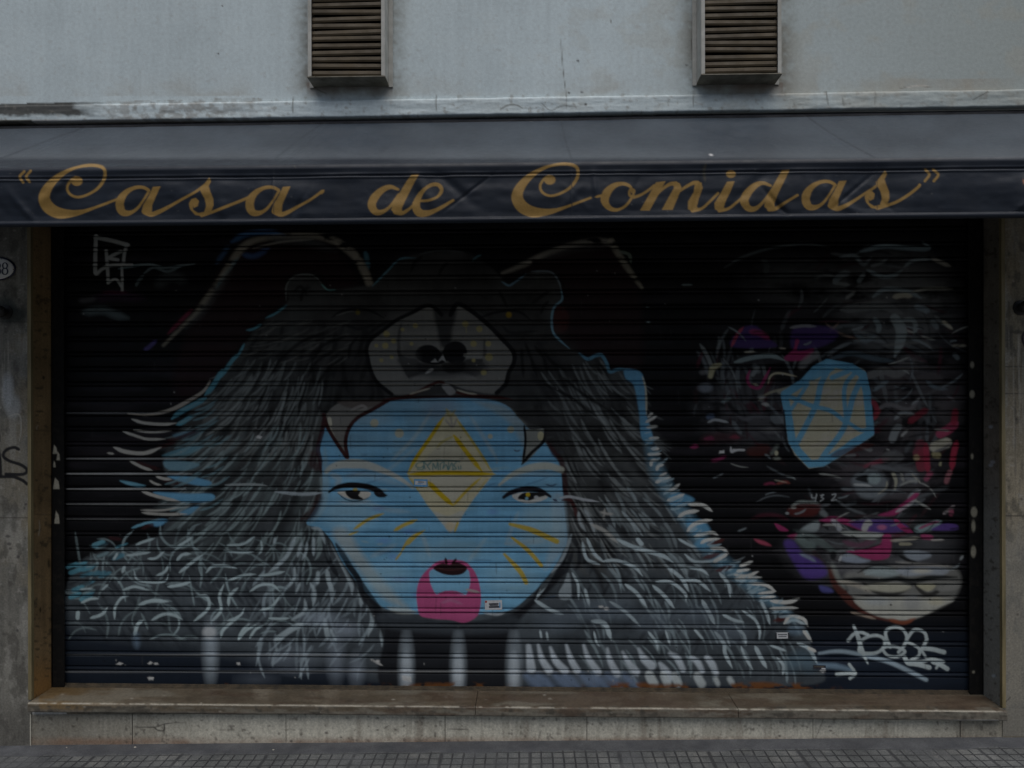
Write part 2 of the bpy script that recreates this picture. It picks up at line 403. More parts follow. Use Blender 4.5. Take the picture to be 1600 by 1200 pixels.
for p in ([(262, 688), (280, 684), (300, 676), (318, 668)], [(214, 722), (232, 729), (250, 733)], [(255, 750), (275, 754), (292, 759)], [(245, 700), (262, 695), (275, 690)], [(222, 826), (235, 820), (240, 822)], [(170, 840), (190, 843)]):
    S(p, 6, MR, .85, 2.5)
TN = (.40, .39, .35)
for p, w in (([(206, 655), (226, 661), (257, 663), (276, 661)], 4.5), ([(192, 674), (209, 680), (230, 686), (258, 686)], 4), ([(209, 672), (236, 675), (268, 673)], 3.5), ([(178, 699), (197, 706), (226, 708), (252, 699)], 6), ([(203, 720), (222, 730), (238, 735)], 4.5),
             ([(244, 744), (256, 748), (268, 749)], 4.5), ([(234, 751), (243, 756), (252, 758)], 3.5), ([(222, 768), (247, 776), (282, 784)], 5), ([(222, 801), (257, 804), (292, 803)], 4.5), ([(220, 797), (255, 797), (298, 790)], 3), ([(168, 708), (178, 709)], 3)):
    S(p, w, TN, .92)
S([(206, 825), (226, 818), (248, 812)], 4, BLG, .9)
for k in range(26):
    x, y = rnd.uniform(255, 330), rnd.uniform(640, 800)
    S([(x, y), (x + 18, y - 6), (x + 36, y - 18)], 3.5, (.16, .27, .3), .6)
# lower-left pelt
for x0_, y0_, x1_, y1_, n_ in ((150, 846, 190, 872, 12), (112, 880, 165, 900, 12), (108, 905, 140, 935, 12)):
    for k in range(n_):
        x, y = rnd.uniform(x0_, x1_), rnd.uniform(y0_, y1_)
        S([(x - 9, y + 3), (x, y), (x + 10, y - 4)], rnd.uniform(3, 8), rnd.choice(((.10, .30, .38), (.08, .23, .30), (.02, .024, .03), (.2, .3, .32))), .75, 2.5)
LL = [([(213, 851), (226, 846), (242, 841)], 5), ([(197, 868), (215, 866), (235, 863)], 5), ([(231, 873), (244, 872), (257, 861)], 5), ([(177, 875), (184, 864)], 5), ([(191, 895), (195, 884)], 6), ([(244, 900), (258, 893), (263, 883)], 5),
      ([(209, 891), (215, 906), (237, 910), (258, 908), (263, 897)], 4), ([(192, 922), (210, 917), (233, 922)], 5), ([(179, 967), (180, 949), (190, 934), (201, 931)], 5), ([(217, 945), (237, 939), (263, 940)], 7), ([(237, 969), (255, 960), (271, 961), (285, 968)], 6),
      ([(210, 994), (215, 976), (224, 969)], 7), ([(141, 966), (159, 960), (168, 949)], 6), ([(127, 942), (141, 936), (154, 935)], 5), ([(125, 921), (145, 919)], 4), ([(159, 922), (169, 913)], 4), ([(276, 876), (285, 867), (298, 865)], 6), ([(280, 895), (296, 882), (316, 867)], 6),
      ([(322, 895), (332, 885), (350, 884), (370, 888)], 5), ([(303, 971), (323, 954), (327, 942), (321, 931), (305, 932)], 6), ([(330, 972), (345, 954), (343, 931), (350, 913)], 6), ([(357, 947), (359, 931), (372, 918)], 6), ([(345, 996), (350, 983), (379, 958)], 6), ([(372, 998), (379, 985), (390, 975)], 5),
      ([(262, 917), (282, 914), (298, 909)], 6), ([(300, 840), (284, 850), (277, 853)], 5), ([(122, 955), (121, 968)], 8), ([(350, 860), (375, 863), (396, 862)], 5), ([(355, 908), (380, 899), (400, 897)], 5), ([(405, 900), (425, 897), (445, 893)], 6), ([(355, 852), (380, 850), (398, 838)], 5),
      ([(390, 925), (405, 915), (425, 914), (438, 925)], 5), ([(405, 955), (425, 947), (438, 930)], 5), ([(355, 970), (375, 962), (382, 950)], 4), ([(408, 845), (409, 858), (405, 866)], 4), ([(372, 1000), (385, 985), (400, 976)], 5), ([(390, 997), (400, 983), (412, 977)], 5), ([(420, 966), (438, 967), (452, 966)], 5)]
for p, w in LL: S(p, w * .8, (.37, .46, .47), .95)
for p, w in (([(462, 839), (447, 870), (420, 895)], 6), ([(471, 848), (465, 870)], 5), ([(505, 837), (514, 875)], 6), ([(516, 841), (530, 870), (548, 909), (550, 929)], 8), ([(559, 913), (564, 931), (564, 949)], 7), ([(497, 893), (496, 913)], 6), ([(511, 891), (514, 909), (521, 927)], 7),
             ([(460, 886), (460, 902), (451, 918)], 4), ([(469, 911), (462, 927)], 4), ([(485, 911), (492, 927), (489, 947)], 5), ([(456, 969), (476, 954), (476, 936)], 5), ([(429, 1001), (456, 983), (474, 973)], 9), ([(507, 967), (512, 999)], 7), ([(516, 983), (525, 1001)], 4),
             ([(575, 940), (582, 965), (575, 994)], 7), ([(588, 938), (597, 963), (597, 1010)], 8), ([(480, 848), (478, 862), (472, 875)], 4), ([(490, 840), (490, 868)], 5), ([(430, 840), (428, 850)], 4)):
    S(p, w, (.34, .41, .43), .85, 2.5)
for x, y, rx, ry, a in ((500, 968, 24, 9, .4), (540, 985, 18, 12, .42), (525, 1030, 12, 30, .34), (557, 1046, 10, 20, .4), (460, 1030, 36, 22, .14), (420, 1030, 30, 14, .08), (400, 1062, 20, 6, .15)):
    DT(x, y, rx, ry, (.40, .47, .55), a, 16)
DT(329, 1018, 10, 42, (.34, .40, .44), .7, 13); DT(327, 988, 10, 9, (.5, .52, .52), .7, 6); S([(212, 990), (214, 1012)], 8, (.15, .22, .3), .6, 9)
# black gap under the chin
PO([(600, 955), (640, 968), (730, 972), (800, 958), (850, 915), (885, 860), (875, 905), (830, 950), (805, 985), (800, 1078), (606, 1078), (598, 1000), (580, 960), (545, 900), (510, 835), (545, 870)], (.012, .013, .016), .95, 5)
PO([(600, 958), (720, 976), (800, 962), (805, 985), (700, 990), (600, 980)], (.05, .06, .07), .7, 8)
for x in (635, 716, 803):
    DT(x, 1044, 10, 46, (.34, .40, .44), .75, 12); DT(x, 1052, 7, 26, (.44, .49, .52), .75, 8)
# lower-right pelt: bold pale locks
for p, w in (([(841, 1008), (847, 1030), (858, 1048)], [4, 9, 12]), ([(860, 1012), (868, 1032), (883, 1048)], [4, 10, 12]), ([(885, 1008), (892, 1030), (902, 1048)], [4, 9, 11]), ([(912, 1008), (919, 1028), (934, 1050)], [4, 9, 12]), ([(949, 1014), (953, 1032), (964, 1053)], [4, 9, 12]),
             ([(973, 1019), (982, 1035), (994, 1050)], [4, 9, 12]), ([(998, 1014), (1007, 1030), (1018, 1040)], [4, 11, 14]), ([(1031, 1037), (1038, 1046), (1045, 1058)], [5, 12, 15]), ([(1047, 1021), (1058, 1028), (1067, 1046)], [6, 10, 9]), ([(1081, 1028), (1090, 1035), (1097, 1048)], [7, 10, 8]),
             ([(1105, 1028), (1112, 1037), (1119, 1052)], [9, 11, 8]), ([(826, 1010), (830, 1045)], [8, 14])):
    S(p, w, (.46, .52, .56), .85, 4)
for x, y, rx, ry in ((1057, 1063, 10, 9), (1093, 1063, 11, 9), (1120, 1065, 6, 6), (1018, 1062, 12, 10), (1040, 1062, 10, 10), (1142, 1064, 7, 5)): S([(x - rx * .4, y - ry), (x, y), (x + rx * .5, y + ry)], rx * 1.2, (.44, .49, .49), .85, 4)
for x in (832, 850, 876, 892, 918, 936, 958, 984): S([(x - 9, 1056), (x, 1063), (x + 11, 1073)], [9, 15, 11], (.16, .22, .32), .7, 9)
for p, w in (([(928, 987), (932, 1003), (937, 1010)], 4), ([(1013, 987), (1025, 1003), (1028, 1016)], 5), ([(1040, 985), (1047, 1008)], 4), ([(1085, 983), (1100, 1001)], 5), ([(844, 985), (846, 998)], 4), ([(854, 987), (856, 1000)], 4), ([(953, 940), (977, 956), (1000, 978)], 6), ([(977, 913), (995, 927), (1011, 949)], 7),
             ([(1020, 915), (1038, 931), (1054, 951)], 7), ([(1025, 909), (1049, 910), (1070, 927), (1072, 940)], 6), ([(1043, 886), (1065, 904), (1076, 924)], 7), ([(1067, 906), (1090, 908), (1110, 924)], 6), ([(941, 877), (964, 876), (991, 886), (1004, 900)], 6), ([(964, 843), (991, 855), (1034, 868), (1052, 879)], 8),
             ([(995, 841), (1004, 852)], 8), ([(1070, 866), (1085, 877), (1110, 877), (1122, 870)], 5), ([(1074, 886), (1097, 891), (1107, 899)], 5), ([(1097, 938), (1108, 958), (1117, 976)], 8), ([(914, 920), (921, 947)], 6), ([(894, 895), (903, 913), (904, 936)], 5), ([(890, 848), (865, 893), (838, 936)], 7),
             ([(910, 848), (917, 873), (937, 882)], 6), ([(917, 841), (928, 864), (944, 879)], 6), ([(1124, 895), (1138, 913), (1141, 933)], 6), ([(1129, 960), (1147, 969), (1162, 972)], 6), ([(1160, 954), (1180, 969), (1187, 985), (1186, 1000)], 5), ([(1189, 938), (1198, 958), (1203, 976)], 6), ([(1151, 981), (1162, 992), (1166, 1008)], 6),
             ([(1131, 983), (1141, 1010)], 4), ([(1117, 987), (1131, 1005), (1133, 1021), (1144, 1044)], 7), ([(1158, 1010), (1165, 1028), (1176, 1046)], 5), ([(1180, 1010), (1189, 1028), (1198, 1044)], 8), ([(1214, 1028), (1224, 1039), (1223, 1055)], 6), ([(1203, 1008), (1228, 1017)], 5), ([(1246, 1005), (1264, 1014), (1277, 1037)], 7),
             ([(1259, 985), (1267, 1001)], 5), ([(1239, 963), (1255, 967), (1261, 976)], 6), ([(1225, 974), (1241, 969), (1259, 976)], 6), ([(836, 938), (860, 953), (880, 960)], 7), ([(925, 970), (945, 975), (955, 1000)], 9), ([(855, 890), (847, 915), (838, 935)], 5), ([(1060, 842), (1078, 852), (1090, 855)], 5)):
    S(p, w * .82, (.40, .48, .50), .93, 1.6)
PO([(876, 906), (889, 896), (892, 933), (874, 934)], (.3, .35, .37), .8, 3)
for x, y in ((870, 970), (960, 955), (1020, 970), (1090, 960), (920, 955), (1140, 990)): DT(x, y, 30, 16, (.12, .15, .18), .5, 16)
S([(1235, 1040), (1255, 1030), (1268, 1045)], 26, (.1, .16, .2), .6, 16); S([(1250, 985), (1235, 985)], 14, (.15, .22, .28), .6, 8)
# ragged blue-white right edge
S([(905, 552), (918, 561), (930, 556), (940, 555), (948, 568), (953, 581), (966, 577), (985, 577)], 5, (.10, .25, .35), .85, 2)
PO([(976, 577), (1000, 581), (1007, 600), (1010, 645), (1021, 690), (1003, 685), (998, 640), (990, 602), (978, 592)], BL, .95, 3)
S([(1004, 588), (1009, 610), (1010, 650)], 3, CR, .8)
S([(1012, 690), (1026, 735), (1048, 775), (1075, 812), (1100, 850), (1130, 880), (1165, 905), (1200, 935), (1240, 968)], 20, (.13, .28, .38), .6, 14)
PO([(1045, 778), (1060, 770), (1085, 780), (1070, 790), (1050, 790)], BL, .8, 4); PO([(1072, 815), (1095, 812), (1110, 830), (1085, 835)], BL, .8, 5); PO([(1085, 850), (1100, 840), (1112, 850), (1095, 858)], BL, .7, 5)
for x, y in ((1118, 846), (1112, 868), (1132, 888), (1222, 966)): PO([(x - 14, y + 4), (x, y - 4), (x + 14, y - 3), (x, y + 5)], (.07, .018, .016), .85, 3)
WE = (.52, .52, .48)
for p, w in (([(1009, 660), (1026, 650)], 4.5), ([(1012, 652), (1020, 645)], 4), ([(1010, 668), (1028, 666)], 4), ([(1014, 685), (1030, 684)], 4), ([(1018, 701), (1030, 701)], 5), ([(1012, 710), (1033, 709)], 4.5), ([(1017, 728), (1019, 720), (1028, 719)], 5), ([(1026, 735), (1029, 728), (1037, 726)], 5), ([(1025, 754), (1036, 748), (1048, 745)], 6), ([(1030, 745), (1042, 738)], 4),
             ([(1041, 768), (1052, 764), (1062, 756)], 5), ([(1043, 782), (1056, 778), (1069, 772)], 6), ([(1060, 808), (1072, 801), (1092, 798)], 6), ([(1075, 788), (1097, 789), (1113, 799)], 6), ([(1074, 830), (1087, 818), (1113, 812)], 6.5), ([(1095, 849), (1104, 844), (1125, 841)], 5.5), ([(1085, 838), (1110, 832), (1122, 836)], 5), ([(1115, 878), (1124, 873), (1138, 864)], 6), ([(1110, 857), (1128, 857), (1138, 864)], 5),
             ([(1147, 898), (1167, 900), (1185, 893)], 5), ([(1148, 904), (1190, 902)], 4), ([(1151, 893), (1172, 889)], 5), ([(1156, 885), (1176, 877)], 5), ([(1171, 912), (1196, 914), (1212, 924)], 5), ([(1185, 928), (1212, 924)], 4.5), ([(1188, 934), (1212, 932)], 4), ([(1204, 939), (1230, 941), (1249, 935)], 6), ([(1203, 951), (1247, 950)], 5), ([(1225, 975), (1235, 963), (1255, 967), (1262, 978)], 5), ([(1255, 985), (1268, 1002)], 5), ([(1262, 1012), (1275, 1018)], 5)):
    S(p, w, WE, .95)
for k in range(60):
    t = rnd.random(); ex = np.interp(t, [0, .25, .5, .75, 1], [1016, 1040, 1080, 1150, 1250]); ey = np.interp(t, [0, .25, .5, .75, 1], [680, 760, 812, 895, 972])
    hook(ex - rnd.uniform(2, 18), ey + rnd.uniform(-6, 12), rnd.uniform(-.7, .1), rnd.uniform(10, 24), -.4, rnd.uniform(2, 4), (.3, .4, .44), .7)
# --- snout
PO([(690, 492), (678, 480), (665, 479), (645, 489), (620, 501), (600, 515), (580, 531), (574, 546), (576, 562), (582, 582), (594, 600), (614, 616), (650, 614), (680, 602), (700, 599), (730, 609), (775, 615), (790, 600), (796, 580), (803, 565), (801, 550), (785, 531), (760, 506), (735, 486), (715, 477), (708, 486)], (.165, .163, .15), 1, 2)
DT(640, 500, 30, 14, (.12, .12, .115), .5, 12); DT(735, 505, 24, 14, (.14, .14, .135), .5, 12)
PO([(679, 480), (712, 480), (707, 515), (703, 540), (690, 542), (683, 515)], (.03, .03, .03), .95, 6)
PO([(622, 560), (630, 575), (642, 590), (690, 584), (735, 585), (742, 590), (757, 570), (740, 560), (700, 575), (660, 570)], (.05, .05, .05), .8, 4)
S([(627, 505), (623, 530), (626, 560), (640, 590)], 5, (.04, .04, .04), .75, 3); S([(757, 530), (757, 555), (760, 545)], 4, (.04, .04, .04), .7, 2)
PO([(620, 545), (626, 566), (639, 592), (650, 588), (660, 578), (652, 562), (640, 560), (630, 556)], (.035, .035, .034), .9, 2); PO([(726, 563), (754, 561), (745, 576), (736, 589), (724, 583)], (.04, .04, .038), .9, 2); PO([(652, 566), (690, 572), (726, 566), (722, 582), (690, 580), (660, 584)], (.03, .03, .03), .9, 3)
PO([(640, 592), (670, 582), (700, 580), (730, 584), (745, 592), (720, 590), (690, 590)], (.2, .2, .19), .8, 4)
PO([(654, 556), (658, 545), (670, 539), (682, 543), (690, 550), (698, 538), (712, 534), (724, 540), (727, 552), (722, 566), (710, 569), (700, 564), (690, 569), (676, 570), (662, 566)], BK, 1, 2); DT(667, 553, 18, 14, BK, 1, 2); DT(712, 551, 18, 18, BK, 1, 2); DT(690, 580, 50, 10, (.03, .03, .03), .75, 8); DT(640, 560, 16, 22, (.07, .07, .068), .6, 10); DT(748, 575, 14, 14, (.06, .06, .058), .6, 8); PO([(690, 570), (705, 565), (725, 565), (722, 580), (700, 583)], (.015, .015, .015), .9, 3)
PO([(673, 566), (680, 560), (684, 566)], (.3, .3, .29), .9, 1, False); PO([(684, 566), (692, 553), (697, 566), (691, 562)], (.3, .3, .29), .9, 1, False); PO([(664, 584), (672, 576), (678, 577), (672, 582)], (.3, .3, .29), .9, 1.5)
PO([(725, 553), (750, 552), (752, 560), (728, 559)], (.24, .24, .22), .8, 2)
S([(690, 492), (678, 480), (665, 478), (645, 488), (620, 500), (600, 515), (580, 530), (573, 545), (575, 560), (580, 580), (590, 598), (612, 616)], 6, BK, 1, 1.6, False)
S([(704, 492), (710, 480), (717, 475), (735, 485), (760, 505), (785, 530), (802, 550), (803, 566), (795, 582), (790, 600), (776, 614)], 7, BK, 1, 1.6, False)
for x, y, r in ((604, 522, 5), (629, 515, 3), (649, 509, 4), (602, 540, 5), (615, 533, 4), (588, 540, 3), (643, 537, 3), (612, 558, 3), (596, 563, 3), (727, 506, 5), (749, 514, 5), (740, 537, 5), (763, 537, 4.5), (764, 558, 6), (756, 582, 4.5), (740, 563, 3)):
    DT(x, y, r, r, (.32, .275, .11), .85, 1.8)
S([(728, 507), (729, 521)], 1.5, (.34, .29, .12), .7)
S([(518, 496), (535, 486), (556, 482), (580, 486), (600, 497)], 4, BK, .95); S([(538, 507), (560, 514), (585, 507)], 4, BK, .7, 3); S([(575, 522), (600, 505), (615, 502)], 4, BK, .7, 3); DT(559, 488, 3.5, 4, (.16, .125, .02), .8, 2.5)
S([(750, 496), (780, 487), (810, 487), (832, 502)], 4, BK, .95); S([(785, 510), (800, 520), (840, 517)], 5, BK, .7, 3); DT(795, 492, 4.5, 4.5, (.26, .17, .01), .9, 2.5)
S([(525, 493), (545, 487), (555, 487)], 2, (.15, .15, .14), .7)
# --- the face under the hood
face = [(508, 668), (500, 688), (494, 703), (500, 718), (504, 740), (503, 770), (492, 795), (479, 818), (500, 826), (518, 845), (535, 878), (560, 912), (586, 940), (606, 952), (640, 958), (700, 962), (765, 958), (800, 952), (828, 930), (855, 903), (878, 868), (886, 845), (882, 800), (879, 765), (876, 730), (868, 712), (858, 700),
        (850, 690), (832, 676), (812, 655), (792, 634), (760, 624), (700, 621), (650, 623), (600, 629), (565, 642), (540, 655)]
PO(face, (.135, .32, .47), 1, 2)
fm = np.zeros((cv.h, cv.w, 3)); _a = cv.a; cv.a = fm; PO(face, (1, 1, 1), 1, 2); cv.a = _a; fm = fm[:, :, :1].copy()
blot = (fbm(cv.h, cv.w, 40, 70, 31) - .5)[:, :, None]
cv.a *= 1 + fm * blot * .5
cv.a += fm * np.clip((yy - 800) / 160, 0, 1)[:, :, None] * np.array((.025, .05, .06))
hs_ = (fbm(cv.h, cv.w, 7, 60, 33) - .5)[:, :, None]; cv.a *= 1 + fm * hs_ * .45
cv.a += fm * np.clip(fbm(cv.h, cv.w, 60, 80, 34) - .55, 0, 1)[:, :, None] * 1.2 * (np.array((.25, .36, .38)) - cv.a)
PO([(508, 700), (515, 760), (505, 800), (485, 818), (498, 790), (504, 740)], (.24, .34, .38), .6, 6)
PO([(862, 780), (880, 775), (886, 845), (872, 872), (850, 890), (862, 840)], (.26, .36, .42), .75, 8)
PO([(520, 835), (560, 890), (600, 935), (640, 953), (615, 925), (570, 870), (540, 825)], (.38, .38, .32), .6, 10)
PO([(740, 625), (795, 638), (830, 680), (820, 700), (795, 660), (750, 632)], (.33, .33, .27), .5, 8)
DT(690, 640, 26, 18, (.22, .25, .3), .5, 16); DT(580, 655, 30, 14, (.3, .33, .3), .3, 14)
for p, w, a in (([(612, 720), (650, 680), (675, 640)], 6, .3), ([(650, 700), (600, 740)], 5, .2), ([(735, 650), (760, 690), (778, 720)], 6, .3), ([(560, 780), (600, 795), (640, 800)], 8, .2), ([(660, 835), (672, 870)], 7, .25), ([(760, 840), (730, 880)], 6, .2), ([(810, 800), (790, 850)], 6, .25), ([(790, 850), (850, 845)], 8, .25), ([(580, 870), (620, 850)], 8, .2)):
    S(p, w, CR, a, 4)
for x, y in ((600, 845), (615, 870), (625, 905), (590, 795), (650, 930), (770, 800), (830, 780), (640, 830)): DT(x, y, rnd.uniform(5, 12), 4, (.1, .13, .4), .35, 5)
for x, y in ((560, 740), (590, 750), (840, 752), (760, 760)): S([(x - 20, y + 6), (x, y), (x + 18, y - 7)], 2.5, (.05, .1, .2), .4)
for x, y, rx, ry, a in ((545, 800, 40, 26, .4), (845, 825, 36, 34, .45), (600, 905, 36, 26, .35), (800, 905, 40, 24, .3), (700, 860, 50, 14, .25), (560, 690, 30, 20, .2), (740, 650, 40, 16, .25)): DT(x, y, rx, ry, (.30, .42, .45), a, 20)
for k in range(46):
    x, y = rnd.uniform(530, 860), rnd.uniform(650, 940)
    S([(x, y), (x + rnd.uniform(8, 30), y + rnd.uniform(-5, 3))], rnd.uniform(1, 4), rnd.choice(((.06, .12, .22), (.2, .36, .42), (.10, .18, .2), (.3, .36, .33))), .4, 2)
# fangs and muzzle edge
PO([(509, 650), (515, 670), (526, 692), (542, 714), (541, 690), (546, 670), (562, 652), (585, 640), (604, 628), (570, 628), (530, 630)], (.17, .165, .15), 1, 1.6)
PO([(527, 627), (570, 626), (605, 626), (590, 634), (550, 638)], (.09, .07, .06), .8, 3); S([(548, 641), (565, 634), (572, 638), (560, 642)], 4, (.28, .26, .24), .8)
PO([(512, 653), (517, 652), (519, 664), (514, 664)], CR, .9, 1); S([(515, 666), (522, 682), (526, 690)], 3, CR, .6)
S([(506, 648), (512, 668), (526, 692), (541, 714)], 6, (.04, .013, .012), 1, 1.5, False); S([(543, 715), (540, 690), (546, 668), (560, 652), (582, 640), (606, 626)], 6, (.04, .013, .012), 1, 1.5, False)
S([(506, 650), (504, 672), (497, 700), (500, 718), (502, 740)], 7, (.04, .012, .014), .9, 2); S([(492, 705), (488, 722), (500, 735)], 12, (.035, .012, .014), .7, 5); S([(500, 770), (488, 800), (470, 812)], 14, (.03, .012, .012), .8, 6)
S([(598, 626), (640, 618), (672, 602), (690, 597), (706, 609)], 4.5, (.05, .014, .012), 1, 1.6); S([(708, 612), (740, 618), (780, 621), (800, 624)], 4.5, (.05, .014, .012), 1, 1.6); S([(600, 623), (700, 620), (790, 622)], 4, (.04, .012, .012), .85, 2)
PO([(690, 602), (700, 600), (712, 612), (703, 618), (696, 612)], (.24, .24, .23), .9, 2); S([(640, 616), (660, 610), (672, 607)], 2.5, CR, .7); S([(714, 609), (730, 614), (745, 616)], 2.5, CR, .7)
PO([(820, 690), (817, 725), (850, 690), (850, 670), (835, 672), (822, 672)], (.2, .21, .19), 1, 1.6)
DT(845, 681, 5, 7, (.42, .39, .24), .95); S([(819, 664), (821, 690), (817, 724)], 4, BK, 1, 1.4); S([(815, 726), (830, 708), (850, 688), (852, 660)], 5, BK, 1, 1.4)
PO([(806, 648), (830, 640), (862, 650), (900, 700), (885, 720), (868, 712), (852, 690), (850, 668), (830, 662)], (.03, .03, .03), .85, 4)
S([(856, 690), (866, 708), (876, 720), (882, 745), (884, 770), (890, 790)], 8, (.035, .012, .014), .85, 3); S([(878, 782), (890, 780), (898, 795), (902, 812)], 6, (.05, .014, .014), .9, 2)
for x, y, r in ((585, 661, 6.5), (624, 677, 7), (798, 671, 5.5), (766, 682, 4)): DT(x, y, r, r, (.4, .38, .27), .9, 1.6)
# eyebrows, eyes
S([(510, 737), (520, 729), (540, 725), (570, 726), (600, 736), (625, 748), (645, 762)], [6, 12, 15, 12, 9, 7, 4], (.4, .41, .36), .92, 3)
S([(540, 745), (570, 742), (600, 748), (630, 760)], 10, (.26, .36, .42), .5, 8); S([(518, 742), (530, 748), (525, 760)], 9, (.33, .38, .38), .6, 5)
S([(780, 758), (800, 742), (830, 731), (855, 728), (877, 734)], [3, 8, 12, 12, 10], (.4, .41, .34), .92, 3); S([(800, 748), (830, 740), (870, 742)], 8, (.26, .38, .45), .5, 6)
PO([(527, 769), (535, 775), (548, 780), (565, 781), (577, 776), (579, 769), (560, 767), (540, 767)], (.46, .44, .38), 1, 1.2)
PO([(540, 767), (563, 767), (560, 774), (568, 780), (556, 781), (545, 777)], BK, 1, 1.2); DT(555, 765, 4, 2.5, YE, .8)
S([(514, 769), (525, 762), (545, 758), (572, 760), (592, 767), (598, 772)], [3, 7, 9, 9, 9, 6], (.008, .007, .009), 1, 1.5); S([(585, 768), (592, 774), (605, 774)], 6, (.008, .007, .009), 1, 1.5); S([(528, 771), (542, 781), (560, 783), (578, 777)], 1.8, BK, .9)
S([(530, 784), (555, 787), (580, 782)], 4, (.35, .42, .44), .5, 3)
PO([(800, 774), (806, 781), (822, 786), (842, 784), (856, 776), (835, 769), (812, 770)], (.47, .47, .44), 1, 1.2)
PO([(809, 779), (818, 770), (845, 769), (852, 774), (838, 778), (828, 782), (818, 781)], BK, 1, 1.2); DT(825, 773, 3.5, 3.5, YE, .95); DT(838, 777, 3.5, 2.5, (.45, .47, .48), .9); DT(823, 779, 2.5, 2.5, (.2, .4, .5), .9)
S([(787, 777), (798, 770), (819, 764), (840, 765), (854, 772), (860, 776)], [5, 8, 8, 8, 7, 4], (.008, .007, .012), 1, 1.5); S([(853, 757), (862, 759), (870, 756)], 2.5, (.02, .02, .05), .8); S([(864, 780), (871, 783)], 3.5, (.02, .02, .05), .9)
S([(875, 778), (890, 776), (910, 780), (938, 785)], 4, (.4, .42, .44), .9); S([(352, 758), (395, 757), (420, 760)], 4, (.33, .37, .37), .8); S([(430, 768), (470, 772), (505, 770)], 5, (.33, .38, .4), .8)
# lozenge
PO([(700, 640), (672, 686), (636, 740), (668, 790), (695, 822), (704, 832), (714, 818), (740, 780), (772, 740), (735, 685), (712, 648)], (.43, .40, .27), 1, 2.5, False)
PO([(678, 800), (700, 806), (724, 798), (715, 822), (704, 833), (694, 822)], (.36, .38, .36), .7, 3); DT(703, 822, 7, 7, (.42, .36, .24), .8, 3)
PO([(690, 690), (708, 684), (745, 735), (660, 735)], (.36, .35, .28), .7, 5); PO([(668, 745), (750, 745), (708, 786)], (.38, .37, .31), .7, 4)
for p, w, c, a in (([(693, 652), (672, 684), (650, 716), (637, 740)], 6, YE, 1), ([(714, 656), (735, 685), (755, 715), (768, 738)], 4, (.36, .29, .04), .85), ([(709, 680), (730, 708), (754, 738)], 7, YE, 1), ([(708, 682), (692, 690), (682, 700)], 4, (.36, .31, .1), .8),
                   ([(640, 741), (700, 739), (774, 741)], 7, YE, 1), ([(669, 753), (688, 772), (708, 790)], 8, YE, 1), ([(708, 790), (730, 766), (752, 746)], 4.5, YE, .9), ([(638, 744), (655, 768)], 3, YE, .7), ([(716, 815), (710, 832)], 4, YE, .8), ([(697, 638), (703, 650), (712, 640)], 4, (.36, .32, .14), .8), ([(762, 748), (745, 770)], 3, YE, .4)):
    S(p, w, c, a, 1.6)
for p in ([(696, 656), (706, 668)], [(714, 654), (708, 668)], [(704, 650), (707, 668)]): S(p, 3, (.2, .19, .2), .7, 2)
# yellow whiskers
for p, w in (([(553, 827), (575, 812), (600, 802)], 5), ([(616, 829), (632, 820), (652, 812)], 6), ([(636, 852), (650, 838), (664, 828)], 4), ([(627, 862), (640, 842), (660, 830)], 4), ([(618, 875), (628, 862)], 3), ([(797, 819), (830, 828), (870, 846)], [5, 9, 8]), ([(800, 840), (825, 860), (846, 884)], [4, 7, 6]), ([(788, 866), (812, 892), (822, 910)], [4, 8, 7]), ([(545, 836), (560, 830)], 3)):
    S(p, w, YE, .9, 2)
# mouth
PO([(688, 876), (670, 888), (656, 905), (651, 925), (652, 945), (657, 962), (680, 967), (705, 969), (726, 973), (745, 963), (751, 945), (751, 925), (747, 905), (738, 888), (722, 876)], (.40, .075, .19), 1, 2)
PO([(677, 889), (671, 903), (676, 920), (683, 929), (695, 924), (712, 926), (727, 930), (734, 915), (734, 900), (726, 888)], (.17, .37, .52), 1, 2); S([(683, 929), (697, 925), (712, 925), (727, 930)], 3, (.36, .05, .15), .9)
PO([(677, 888), (690, 880), (702, 882), (715, 879), (730, 887), (722, 897), (705, 899), (690, 896)], (.022, .008, .009), 1, 1.4); S([(696, 872), (698, 882)], 4, (.03, .008, .01), 1); S([(713, 873), (706, 882)], 4, (.03, .008, .01), 1); S([(684, 888), (704, 891), (724, 888)], 2, (.06, .02, .02), .8)
S([(728, 921), (738, 923), (750, 926)], 4, (.34, .32, .3), .85, 1, True, False, .35); S([(690, 942), (705, 938), (722, 944)], 5, (.36, .14, .24), .7, 3); S([(682, 932), (680, 958)], 1.3, (.12, .03, .06), .7)
PO([(605, 948), (640, 952), (650, 958), (620, 958)], (.4, .42, .38), .7, 4); S([(755, 957), (775, 960), (790, 957)], 4, (.4, .44, .46), .7, 2)
# small marker scribble on the lozenge, in the same looping hand
TQ = (.03, .14, .15)
for p in ([(659, 722), (652, 724), (650, 729), (657, 731), (662, 728), (660, 734), (652, 733)], [(664, 733), (662, 722), (668, 727), (674, 721), (668, 728), (672, 734)], [(676, 734), (677, 724), (681, 732), (684, 722), (685, 734)], [(688, 734), (688, 725), (694, 722), (692, 732), (697, 726), (700, 734)], [(701, 722), (701, 734), (706, 723), (708, 734)], [(713, 722), (709, 727), (713, 732), (707, 734)], [(716, 729), (717, 733)], [(720, 728), (720, 733)], [(660, 721), (690, 719), (718, 721)]):
    S(p, 1.7, TQ, .85, 1, False)
S([(683, 702), (687, 701)], 3, (.06, .05, .04), .8); S([(722, 707), (722, 711)], 1.5, (.05, .05, .05), .8); S([(726, 706), (727, 711)], 1.5, (.05, .05, .05), .8); S([(718, 717), (726, 716)], 2, (.1, .1, .1), .7); S([(803, 703), (808, 705), (813, 703)], 2, (.05, .04, .05), .9)
